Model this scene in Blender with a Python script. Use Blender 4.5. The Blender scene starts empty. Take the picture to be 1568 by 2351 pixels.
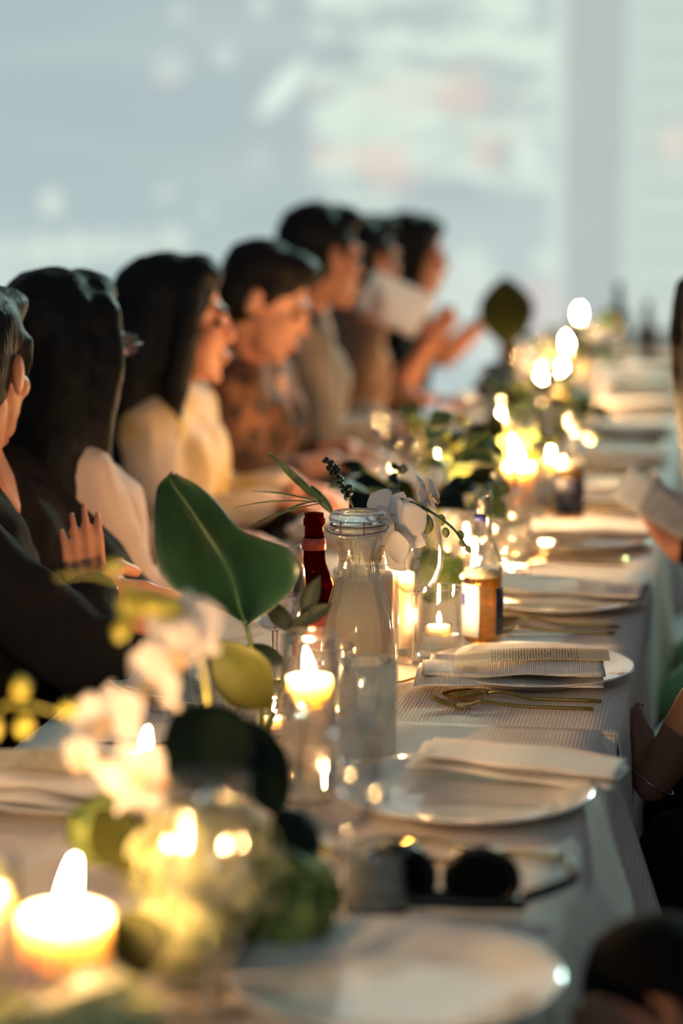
import bpy, bmesh, math, random
from mathutils import Vector, Matrix, Quaternion
random.seed(7)
R = math.radians
sc = bpy.context.scene
COL = sc.collection

# ------------------------------------------------------------------ camera
FPX, YAW, CAMZ = 5200.0, R(9.8), 1.42
PITCH = math.atan(775 / FPX)
FW = Vector((-math.sin(YAW) * math.cos(PITCH), math.cos(YAW) * math.cos(PITCH), -math.sin(PITCH)))
RT = Vector((math.cos(YAW), math.sin(YAW), 0))
UP = RT.cross(FW)
CP = Vector((0, 0, CAMZ))
cd = bpy.data.cameras.new('camera'); cam = bpy.data.objects.new('camera', cd); COL.objects.link(cam)
cam.location = CP
cam.rotation_euler = (R(90) - PITCH, 0, YAW)
cd.sensor_fit = 'VERTICAL'; cd.sensor_height = 36.0
cd.lens = FPX / 2351 * 36.0
cd.dof.use_dof = True; cd.dof.focus_distance = 2.93; cd.dof.aperture_fstop = 1.85
cd.clip_start = 0.05
sc.camera = cam

# ------------------------------------------------------------------ world, light, exposure
sc.view_settings.view_transform = 'Standard'; sc.view_settings.look = 'None'
sc.view_settings.gamma = 1.0; sc.view_settings.use_curve_mapping = False
sc.view_settings.exposure = 0.52
w = bpy.data.worlds.new('world'); sc.world = w; w.use_nodes = True
w.node_tree.nodes['Background'].inputs[0].default_value = (0.75, 0.86, 1.0, 1)
w.node_tree.nodes['Background'].inputs[1].default_value = 0.085
sc.cycles.max_bounces = 10; sc.cycles.transparent_max_bounces = 20; sc.cycles.transmission_bounces = 8
sc.cycles.diffuse_bounces = 3; sc.cycles.glossy_bounces = 5
sc.cycles.sample_clamp_indirect = 25.0; sc.cycles.sample_clamp_direct = 0.0
sc.cycles.blur_glossy = 0.3; sc.cycles.adaptive_threshold = 0.04

def spot(name, loc, target, power, color, size, angle):
    l = bpy.data.lights.new(name, 'SPOT'); l.energy = power; l.color = color
    l.shadow_soft_size = size; l.spot_size = R(angle); l.spot_blend = 0.5
    o = bpy.data.objects.new(name, l); COL.objects.link(o)
    o.location = loc
    o.rotation_euler = (Vector(target) - Vector(loc)).to_track_quat('-Z', 'Y').to_euler()
    return o
# ceiling video projector beyond the table; the near spot is an added, unseen fill
spot('projector_beam_far', (0.9, 10.6, 3.6), (-0.3, 3.0, 0.75), 650, (0.66, 1.0, 0.86), 0.10, 70)
spot('fill_spot_near', (-0.6, -2.6, 3.3), (-0.4, 4.4, 0.9), 60, (0.72, 0.95, 1.0), 0.25, 80)

def at(px, py, depth):
    return CP + (FW + RT * ((px - 784) / FPX) - UP * ((py - 1175.5) / FPX)) * depth
def on(px, py, z=0.75):
    d = FW + RT * ((px - 784) / FPX) - UP * ((py - 1175.5) / FPX)
    return CP + d * ((z - CAMZ) / d.z)
def aty(px, py, Y):
    d = FW + RT * ((px - 784) / FPX) - UP * ((py - 1175.5) / FPX)
    return CP + d * (Y / d.y)

# ------------------------------------------------------------------ materials
def lin(c):
    return tuple(((v / 255) / 12.92 if v / 255 <= 0.04045 else ((v / 255 + 0.055) / 1.055) ** 2.4) for v in c) + (1,)
def newmat(name):
    m = bpy.data.materials.new(name); m.use_nodes = True
    nt = m.node_tree
    for n in list(nt.nodes): nt.nodes.remove(n)
    out = nt.nodes.new('ShaderNodeOutputMaterial')
    return m, nt, out
def pbr(name, rgb, rough=0.5, metal=0.0, noise=0.12, scale=40.0, bump=0.0, sss=0.0, sssr=(0.02, 0.01, 0.005), rgb2=None, coat=0.0, spec=0.5, transl=0.0, stretch=None):
    m, nt, out = newmat(name)
    b = nt.nodes.new('ShaderNodeBsdfPrincipled')
    b.inputs['Roughness'].default_value = rough; b.inputs['Metallic'].default_value = metal
    b.inputs['Specular IOR Level'].default_value = spec
    b.inputs['Coat Weight'].default_value = coat
    tc = nt.nodes.new('ShaderNodeTexCoord'); mp = nt.nodes.new('ShaderNodeMapping')
    if stretch: mp.inputs['Scale'].default_value = stretch
    nz = nt.nodes.new('ShaderNodeTexNoise'); nz.inputs['Scale'].default_value = scale; nz.inputs['Detail'].default_value = 3
    nt.links.new(tc.outputs['Object'], mp.inputs[0]); nt.links.new(mp.outputs[0], nz.inputs['Vector'])
    mx = nt.nodes.new('ShaderNodeMix'); mx.data_type = 'RGBA'
    a = lin(rgb); c = lin(rgb2) if rgb2 else tuple(v * (1 - noise) for v in a[:3]) + (1,)
    mx.inputs[6].default_value = a; mx.inputs[7].default_value = c
    rp = nt.nodes.new('ShaderNodeMapRange'); rp.inputs[1].default_value = 0.35; rp.inputs[2].default_value = 0.65
    nt.links.new(nz.outputs[0], rp.inputs[0]); nt.links.new(rp.outputs[0], mx.inputs[0])
    nt.links.new(mx.outputs[2], b.inputs['Base Color'])
    if sss:
        b.inputs['Subsurface Weight'].default_value = sss; b.inputs['Subsurface Radius'].default_value = sssr; b.inputs['Subsurface Scale'].default_value = 1.0
    if bump:
        bp = nt.nodes.new('ShaderNodeBump'); bp.inputs['Strength'].default_value = bump; bp.inputs['Distance'].default_value = 0.01
        nt.links.new(nz.outputs[0], bp.inputs['Height']); nt.links.new(bp.outputs[0], b.inputs['Normal'])
    sh = b.outputs[0]
    if transl:
        t = nt.nodes.new('ShaderNodeBsdfTranslucent'); nt.links.new(mx.outputs[2], t.inputs[0])
        ms = nt.nodes.new('ShaderNodeMixShader'); ms.inputs[0].default_value = transl
        nt.links.new(b.outputs[0], ms.inputs[1]); nt.links.new(t.outputs[0], ms.inputs[2]); sh = ms.outputs[0]
    nt.links.new(sh, out.inputs[0])
    return m
def thin_glass(name, tint=(0.985, 0.99, 0.985), edge=0.8, base=0.10, edge_tint=None):
    m, nt, out = newmat(name)
    lw = nt.nodes.new('ShaderNodeLayerWeight'); lw.inputs[0].default_value = 0.5
    pw = nt.nodes.new('ShaderNodeMath'); pw.operation = 'POWER'; pw.inputs[1].default_value = 3.0
    nt.links.new(lw.outputs['Facing'], pw.inputs[0])
    mr = nt.nodes.new('ShaderNodeMapRange'); mr.inputs[3].default_value = base; mr.inputs[4].default_value = edge
    nt.links.new(pw.outputs[0], mr.inputs[0])
    t = nt.nodes.new('ShaderNodeBsdfTransparent')
    mc = nt.nodes.new('ShaderNodeMix'); mc.data_type = 'RGBA'
    mc.inputs[6].default_value = tint + (1,); mc.inputs[7].default_value = (edge_tint or tuple(v * 0.8 for v in tint)) + (1,)
    nt.links.new(pw.outputs[0], mc.inputs[0]); nt.links.new(mc.outputs[2], t.inputs[0])
    g = nt.nodes.new('ShaderNodeBsdfGlossy'); g.inputs['Roughness'].default_value = 0.03
    ms = nt.nodes.new('ShaderNodeMixShader')
    nt.links.new(mr.outputs[0], ms.inputs[0]); nt.links.new(t.outputs[0], ms.inputs[1]); nt.links.new(g.outputs[0], ms.inputs[2])
    nt.links.new(ms.outputs[0], out.inputs[0])
    return m
def thick_glass(name, col=(1, 1, 1), ior=1.45, clear=0.3, rough=0.0, clearcol=None):
    m, nt, out = newmat(name)
    g = nt.nodes.new('ShaderNodeBsdfGlass'); g.inputs[0].default_value = col + (1,); g.inputs['IOR'].default_value = ior; g.inputs['Roughness'].default_value = rough
    t = nt.nodes.new('ShaderNodeBsdfTransparent'); t.inputs[0].default_value = (clearcol or col) + (1,)
    ms = nt.nodes.new('ShaderNodeMixShader'); ms.inputs[0].default_value = clear
    nt.links.new(g.outputs[0], ms.inputs[1]); nt.links.new(t.outputs[0], ms.inputs[2]); nt.links.new(ms.outputs[0], out.inputs[0])
    return m
def milky(name):
    # clear water with a faint cream cloudiness
    m, nt, out = newmat(name)
    g = nt.nodes.new('ShaderNodeBsdfGlass'); g.inputs[0].default_value = (0.99, 0.985, 0.96, 1); g.inputs['IOR'].default_value = 1.33
    t = nt.nodes.new('ShaderNodeBsdfTransparent'); t.inputs[0].default_value = (0.99, 0.98, 0.95, 1)
    d = nt.nodes.new('ShaderNodeBsdfTranslucent'); d.inputs[0].default_value = (0.95, 0.90, 0.78, 1)
    f = nt.nodes.new('ShaderNodeBsdfDiffuse'); f.inputs[0].default_value = (0.95, 0.90, 0.78, 1)
    a = nt.nodes.new('ShaderNodeMixShader'); a.inputs[0].default_value = 0.35; nt.links.new(g.outputs[0], a.inputs[1]); nt.links.new(t.outputs[0], a.inputs[2])
    b = nt.nodes.new('ShaderNodeMixShader'); b.inputs[0].default_value = 0.5; nt.links.new(d.outputs[0], b.inputs[1]); nt.links.new(f.outputs[0], b.inputs[2])
    c = nt.nodes.new('ShaderNodeMixShader'); c.inputs[0].default_value = 0.40; nt.links.new(a.outputs[0], c.inputs[1]); nt.links.new(b.outputs[0], c.inputs[2])
    nt.links.new(c.outputs[0], out.inputs[0])
    return m
def emit(name, rgb, strength):
    m, nt, out = newmat(name)
    e = nt.nodes.new('ShaderNodeEmission'); e.inputs[0].default_value = rgb + (1,); e.inputs[1].default_value = strength
    nt.links.new(e.outputs[0], out.inputs[0])
    return m
def cloth_mat(name, rgb, freq=420.0):
    m, nt, out = newmat(name)
    b = nt.nodes.new('ShaderNodeBsdfPrincipled'); b.inputs['Roughness'].default_value = 0.85; b.inputs['Specular IOR Level'].default_value = 0.2
    b.inputs['Base Color'].default_value = lin(rgb)
    tc = nt.nodes.new('ShaderNodeTexCoord')
    wv = nt.nodes.new('ShaderNodeTexWave'); wv.wave_type = 'BANDS'; wv.bands_direction = 'X'; wv.inputs['Scale'].default_value = freq / 6.283; wv.inputs['Distortion'].default_value = 0.4
    nz = nt.nodes.new('ShaderNodeTexNoise'); nz.inputs['Scale'].default_value = 9; nz.inputs['Detail'].default_value = 2
    nt.links.new(tc.outputs['Object'], wv.inputs[0]); nt.links.new(tc.outputs['Object'], nz.inputs[0])
    b1 = nt.nodes.new('ShaderNodeBump'); b1.inputs['Strength'].default_value = 0.35; b1.inputs['Distance'].default_value = 0.0012
    b2 = nt.nodes.new('ShaderNodeBump'); b2.inputs['Strength'].default_value = 0.25; b2.inputs['Distance'].default_value = 0.02
    nt.links.new(wv.outputs[1], b1.inputs['Height']); nt.links.new(nz.outputs[0], b2.inputs['Height']); nt.links.new(b2.outputs[0], b1.inputs['Normal'])
    nt.links.new(b1.outputs[0], b.inputs['Normal'])
    nt.links.new(b.outputs[0], out.inputs[0])
    return m
def print_mat(name, paper, ink, rows=90.0, cols=60.0, fill=0.5, ylo=-1, yhi=1):
    # paper with small rows of dark dashes (illegible lines of print), in object space
    m, nt, out = newmat(name)
    b = nt.nodes.new('ShaderNodeBsdfPrincipled'); b.inputs['Roughness'].default_value = 0.7
    tc = nt.nodes.new('ShaderNodeTexCoord'); sp = nt.nodes.new('ShaderNodeSeparateXYZ'); nt.links.new(tc.outputs['Object'], sp.inputs[0])
    def math_(op, a, bb=None):
        n = nt.nodes.new('ShaderNodeMath'); n.operation = op
        for i, v in enumerate((a, bb)):
            if v is None: continue
            if isinstance(v, (int, float)): n.inputs[i].default_value = v
            else: nt.links.new(v, n.inputs[i])
        return n.outputs[0]
    row = math_('MULTIPLY', sp.outputs[1], rows)
    inrow = math_('LESS_THAN', math_('FRACT', row), fill)
    nz = nt.nodes.new('ShaderNodeTexNoise'); nz.inputs['Scale'].default_value = 1.0; nz.inputs['Detail'].default_value = 1
    cb = nt.nodes.new('ShaderNodeCombineXYZ'); nt.links.new(math_('MULTIPLY', sp.outputs[0], cols * 6), cb.inputs[0]); nt.links.new(math_('MULTIPLY', math_('FLOOR', row), 3.7), cb.inputs[1])
    nt.links.new(cb.outputs[0], nz.inputs['Vector'])
    ink_on = math_('MULTIPLY', math_('GREATER_THAN', nz.outputs[0], 0.47), inrow)
    within = math_('MULTIPLY', math_('GREATER_THAN', sp.outputs[1], ylo), math_('LESS_THAN', sp.outputs[1], yhi))
    fac = math_('MULTIPLY', ink_on, within)
    mx = nt.nodes.new('ShaderNodeMix'); mx.data_type = 'RGBA'; mx.inputs[6].default_value = lin(paper); mx.inputs[7].default_value = lin(ink)
    nt.links.new(fac, mx.inputs[0]); nt.links.new(mx.outputs[2], b.inputs['Base Color'])
    t = nt.nodes.new('ShaderNodeBsdfTranslucent'); nt.links.new(mx.outputs[2], t.inputs[0])
    ms = nt.nodes.new('ShaderNodeMixShader'); ms.inputs[0].default_value = 0.35
    nt.links.new(b.outputs[0], ms.inputs[1]); nt.links.new(t.outputs[0], ms.inputs[2]); nt.links.new(ms.outputs[0], out.inputs[0])
    return m

M = dict(
    floor=pbr('dark_floor', (38, 36, 36), 0.6),
    wood=pbr('table_wood', (96, 78, 62), 0.5, stretch=(8, 1, 1)),
    black_wood=pbr('black_wood', (26, 24, 24), 0.6),
    cloth=cloth_mat('white_ribbed_cloth', (232, 220, 208)),
    napkin=cloth_mat('napkin_cloth', (232, 226, 218), 700.0),
    plate=pbr('white_porcelain', (232, 230, 224), 0.12, noise=0.03, coat=0.6),
    menu=print_mat('menu_card', (240, 226, 196), (120, 96, 70), 260, 90, 0.4, -0.055, 0.06),
    menu_grey=print_mat('menu_sheet', (222, 224, 226), (110, 112, 118), 130, 60, 0.4, -0.03, 0.055),
    paper=pbr('white_paper', (240, 232, 230), 0.8, noise=0.04, transl=0.6),
    gold=pbr('brushed_gold', (196, 158, 86), 0.16, metal=1.0, noise=0.1),
    steel=pbr('dull_steel', (150, 146, 140), 0.3, metal=1.0),
    wax=pbr('ivory_wax', (226, 208, 190), 0.45, noise=0.02, sss=0.9, sssr=(0.040, 0.034, 0.024)),
    wick=pbr('burnt_wick', (30, 22, 18), 0.9),
    flame=emit('candle_flame', (1.0, 0.57, 0.24), 1400.0),
    glass=thin_glass('clear_thin_glass'),
    wineglass=thin_glass('wine_glass_crystal', (0.985, 0.985, 0.99), 0.85, 0.10),
    thick=thick_glass('clear_thick_glass', (0.97, 0.985, 0.98), 1.45, 0.25),
    carafeglass=thick_glass('carafe_glass', (0.98, 0.985, 0.97), 1.45, 0.5),
    water=thick_glass('water', (0.995, 0.99, 0.975), 1.33, 0.6),
    cloudy=milky('cloudy_water'),
    amberliq=thick_glass('amber_beer', (0.97, 0.66, 0.22), 1.34, 0.5, 0, (0.96, 0.62, 0.18)),
    brownglass=thick_glass('brown_bottle_glass', (0.42, 0.12, 0.03), 1.45, 0.4, 0, (0.45, 0.13, 0.03)),
    greenglass=thick_glass('green_bottle_glass', (0.10, 0.22, 0.08), 1.45, 0.4, 0, (0.12, 0.24, 0.08)),
    foam=pbr('beer_foam', (236, 222, 196), 0.8, scale=300),
    rubber=pbr('dark_red_rubber', (74, 40, 44), 0.6),
    label_white=pbr('silver_white_label', (214, 214, 222), 0.4, scale=60),
    label_blue=pbr('blue_label', (52, 58, 140), 0.45),
    label_navy=pbr('navy_label', (38, 42, 62), 0.5, scale=90, rgb2=(70, 74, 92)),
    label_red=pbr('red_label', (196, 84, 66), 0.5),
    leaf=pbr('glossy_deep_green_leaf', (32, 64, 46), 0.38, scale=14, rgb2=(22, 48, 34), transl=0.05),
    midrib=pbr('pale_green_midrib', (48, 84, 52), 0.5),
    darkleaf=pbr('dark_green_leaf', (17, 31, 22), 0.5, scale=20, transl=0.04, spec=0.15),
    oliveleaf=pbr('olive_leaf', (62, 62, 24), 0.5, scale=20, rgb2=(46, 52, 22), transl=0.04, spec=0.12),
    paleleaf=pbr('variegated_pale_leaf', (150, 168, 104), 0.5, scale=40, rgb2=(84, 112, 62), transl=0.3),
    stem=pbr('green_stem', (74, 92, 42), 0.5),
    stemlight=pbr('yellow_green_stem', (158, 160, 72), 0.5),
    petal=pbr('white_orchid_petal', (244, 238, 234), 0.6, noise=0.04, scale=30, transl=0.25),
    throat=pbr('yellow_orchid_throat', (222, 170, 70), 0.5, rgb2=(240, 220, 190), scale=120),
    bud=pbr('green_orchid_bud', (136, 146, 84), 0.5, rgb2=(168, 168, 112), scale=30, transl=0.15),
    yellowbud=pbr('yellow_green_bud', (214, 198, 78), 0.5, rgb2=(178, 190, 96), scale=30, transl=0.25),
    hyd=pbr('pale_green_hydrangea', (226, 222, 172), 0.65, rgb2=(170, 176, 116), scale=60, transl=0.3),
    hydg=pbr('green_hydrangea', (168, 180, 96), 0.65, rgb2=(96, 130, 66), scale=45, transl=0.15),
    berry=pbr('dark_green_berry', (22, 40, 32), 0.35),
    skin=pbr('warm_skin', (206, 138, 106), 0.5, noise=0.1, scale=12),
    skin_dim=pbr('shaded_skin', (120, 82, 62), 0.55, noise=0.1, scale=12),  # shade on the guests nearest at right, put into their skin colour
    skin2=pbr('light_skin', (222, 158, 128), 0.5, noise=0.1, scale=12),
    lip=pbr('lip', (160, 78, 70), 0.4),
    eye=pbr('dark_eye', (34, 26, 24), 0.2),
    hair=pbr('black_hair', (15, 17, 21), 0.58, noise=0.5, scale=30, bump=0.25, stretch=(6, 6, 1), spec=0.22),
    hair2=pbr('dark_brown_hair', (26, 22, 21), 0.58, noise=0.5, scale=30, bump=0.25, stretch=(6, 6, 1), spec=0.22),
    jacket=pbr('charcoal_jacket', (37, 34, 34), 0.85, scale=9, bump=0.5, stretch=(2, 2, 1), spec=0.08),
    blush=pbr('blush_blouse', (226, 198, 182), 0.8, scale=10, bump=0.4),
    patch=pbr('yellow_white_print_blouse', (222, 204, 192), 0.8, scale=7, rgb2=(198, 166, 84), bump=0.3),
    brownshirt=pbr('brown_print_shirt', (150, 100, 70), 0.8, scale=22, rgb2=(52, 38, 34), bump=0.3),
    greytop=pbr('grey_beige_top', (176, 160, 146), 0.85, scale=8, rgb2=(130, 122, 116), bump=0.4, stretch=(3, 3, 1)),
    browntop=pbr('taupe_top', (140, 108, 86), 0.85, scale=10, bump=0.3),
    blackdress=pbr('black_dress', (24, 23, 26), 0.85, scale=12, bump=0.3, spec=0.08),
    trousers=pbr('black_trousers', (20, 20, 22), 0.9, scale=14, bump=0.3, spec=0.08),
    whiteskirt=pbr('green_lit_white_skirt', (120, 168, 130), 0.85, scale=14, bump=0.3),  # white skirt with the green light on it put into the colour
    watch_strap=pbr('black_watch_strap', (22, 22, 24), 0.5),
    frame_black=pbr('black_acetate', (12, 12, 14), 0.3, spec=0.3),
    lens_black=pbr('black_lens', (5, 5, 6), 0.5, spec=0.05),
    deepblack=pbr('deep_black_dress', (9, 9, 10), 0.9, scale=12, bump=0.3, spec=0.08),
)

# ------------------------------------------------------------------ object helpers
def thing(name, label, cat, loc=(0, 0, 0), rotz=0.0, group=None):
    o = bpy.data.objects.new(name, None); COL.objects.link(o)
    o.empty_display_size = 0.05
    o.location = loc; o.rotation_euler = (0, 0, rotz)
    o['label'] = label; o['category'] = cat
    if group: o['group'] = group
    return o
def tag(o, label, cat, group=None, kind=None):
    o['label'] = label; o['category'] = cat
    if group: o['group'] = group
    if kind: o['kind'] = kind
    return o
def obj(name, me, mat, parent=None, loc=None, rot=None, mw=None, smooth=True):
    o = bpy.data.objects.new(name, me); COL.objects.link(o)
    if mat is not None:
        me.materials.clear(); me.materials.append(M[mat] if isinstance(mat, str) else mat)
    if smooth:
        me.polygons.foreach_set('use_smooth', [True] * len(me.polygons))
    if parent: o.parent = parent
    if mw is not None: o.matrix_local = mw
    if loc is not None: o.location = loc
    if rot is not None: o.rotation_euler = rot
    return o
def struct(o):
    o['kind'] = 'structure'; return o
def dup(root, loc=None, rotz=None, label=None, group=None):
    r = root.copy(); COL.objects.link(r)
    if loc is not None: r.location = loc
    if rotz is not None: r.rotation_euler = (0, 0, rotz)
    if label: r['label'] = label
    if group: r['group'] = group
    for ch in list(root.children):
        c = ch.copy(); COL.objects.link(c); c.parent = r
        for g in list(ch.children):
            d = g.copy(); COL.objects.link(d); d.parent = c
    return r
def mesh(vs, fs, name='m'):
    me = bpy.data.meshes.new(name); me.from_pydata([tuple(v) for v in vs], [], fs); me.update(); return me
def lathe(prof, seg=32, closed=False):
    # prof: list of (r, z); closed => last joins first (solid of revolution with a wall)
    vs, fs, rings = [], [], []
    for r, z in prof:
        if r < 1e-6:
            rings.append([len(vs)]); vs.append((0, 0, z))
        else:
            rings.append(list(range(len(vs), len(vs) + seg)))
            vs += [(r * math.cos(2 * math.pi * k / seg), r * math.sin(2 * math.pi * k / seg), z) for k in range(seg)]
    pairs = list(zip(rings, rings[1:])) + ([(rings[-1], rings[0])] if closed else [])
    for a, b in pairs:
        for k in range(seg):
            k2 = (k + 1) % seg
            if len(a) == 1 and len(b) == 1: continue
            if len(a) == 1: fs.append((a[0], b[k2], b[k]))
            elif len(b) == 1: fs.append((a[k], a[k2], b[0]))
            else: fs.append((a[k], a[k2], b[k2], b[k]))
    return mesh(vs, fs)
def box(sx, sy, sz, c=(0, 0, 0)):
    x, y, z = sx / 2, sy / 2, sz / 2
    vs = [(c[0] + a * x, c[1] + b * y, c[2] + d * z) for a in (-1, 1) for b in (-1, 1) for d in (-1, 1)]
    return mesh(vs, [(0, 1, 3, 2), (4, 6, 7, 5), (0, 4, 5, 1), (2, 3, 7, 6), (0, 2, 6, 4), (1, 5, 7, 3)])
def spline(pts, n):
    pts = [Vector(p) for p in pts]
    out = []
    P = [pts[0] * 2 - pts[1]] + pts + [pts[-1] * 2 - pts[-2]]
    m = len(pts) - 1
    for i in range(n + 1):
        t = i / n * m; k = min(int(t), m - 1); u = t - k
        p0, p1, p2, p3 = P[k], P[k + 1], P[k + 2], P[k + 3]
        out.append(0.5 * ((2 * p1) + (p2 - p0) * u + (2 * p0 - 5 * p1 + 4 * p2 - p3) * u * u + (3 * p1 - p0 - 3 * p2 + p3) * u ** 3))
    return out
def tube(pts, radii, seg=8, n=None, cap=True):
    if n: pts = spline(pts, n)
    pts = [Vector(p) for p in pts]
    N = len(pts)
    if not isinstance(radii, (list, tuple)): radii = [radii] * N
    if len(radii) != N:
        rr = radii; radii = []
        for i in range(N):
            t = i / (N - 1) * (len(rr) - 1); k = min(int(t), len(rr) - 2); radii.append(rr[k] + (rr[k + 1] - rr[k]) * (t - k))
    vs, fs = [], []
    nrm = None
    for i, p in enumerate(pts):
        tg = (pts[min(i + 1, N - 1)] - pts[max(i - 1, 0)]).normalized()
        if nrm is None:
            nrm = tg.orthogonal().normalized()
        else:
            nrm = (nrm - tg * nrm.dot(tg)).normalized()
        bn = tg.cross(nrm)
        for k in range(seg):
            a = 2 * math.pi * k / seg
            vs.append(p + (nrm * math.cos(a) + bn * math.sin(a)) * radii[i])
    for i in range(N - 1):
        for k in range(seg):
            k2 = (k + 1) % seg
            fs.append((i * seg + k, i * seg + k2, (i + 1) * seg + k2, (i + 1) * seg + k))
    if cap:
        fs.append(tuple(reversed(range(seg)))); fs.append(tuple(range((N - 1) * seg, N * seg)))
    return mesh(vs, fs)
def grid(f, nu, nv, thick=0.0):
    # f(u, v) -> point, u, v in 0..1 ; optional real thickness along the normal
    P = [[Vector(f(i / nu, j / nv)) for j in range(nv + 1)] for i in range(nu + 1)]
    vs = [p for row in P for p in row]; W = nv + 1
    fs = [(i * W + j, (i + 1) * W + j, (i + 1) * W + j + 1, i * W + j + 1) for i in range(nu) for j in range(nv)]
    if thick:
        n = len(vs); off = []
        for i in range(nu + 1):
            for j in range(nv + 1):
                du = P[min(i + 1, nu)][j] - P[max(i - 1, 0)][j]; dv = P[i][min(j + 1, nv)] - P[i][max(j - 1, 0)]
                nn = du.cross(dv)
                nn = nn.normalized() if nn.length > 1e-12 else Vector((0, 0, 1))
                off.append(P[i][j] - nn * thick)
        fs2 = [tuple(n + k for k in reversed(q)) for q in fs]
        rim = [(i * W, (i + 1) * W) for i in range(nu)] + [(nu * W + j, nu * W + j + 1) for j in range(nv)] + \
              [((i + 1) * W + nv, i * W + nv) for i in range(nu)] + [(j + 1, j) for j in range(nv)]
        fs3 = [(b, a, n + a, n + b) for a, b in rim]
        return mesh(vs + off, fs + fs2 + fs3)
    return mesh(vs, fs)
def leaf_mesh(L, W, peak=0.45, fold=0.25, curl=0.2, thick=0.0006, nu=12, nv=6, ripple=0.0):
    # along +Y from base to tip, normal +Z
    def f(u, v):
        t = u; s = v * 2 - 1
        wd = W / 2 * (math.sin(math.pi * t ** (math.log(0.5) / math.log(peak))) ** 0.8 if 0 < t < 1 else 0.0) + 0.0004
        return (s * wd, t * L, abs(s) * wd * fold - curl * L * t * t + ripple * W * math.sin(9 * t + 3 * s) * abs(s))
    return grid(f, nu, nv, thick)
def along(p, d, n=(0, 0, 1)):
    # matrix with +Y along d and +Z as near n as possible, at p
    y = Vector(d).normalized(); z = Vector(n); z = (z - y * z.dot(y))
    if z.length < 1e-5: z = y.orthogonal()
    z.normalize(); x = y.cross(z)
    m = Matrix((x, y, z)).transposed().to_4x4(); m.translation = Vector(p); return m
def join(meshes, mats=None):
    bm = bmesh.new()
    for me, mw in meshes:
        t = bmesh.new(); t.from_mesh(me); t.transform(mw); tmp = bpy.data.meshes.new('t'); t.to_mesh(tmp); t.free(); bm.from_mesh(tmp); bpy.data.meshes.remove(tmp)
    me = bpy.data.meshes.new('j'); bm.to_mesh(me); bm.free(); return me
T0 = 0.75   # table-top height

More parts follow.
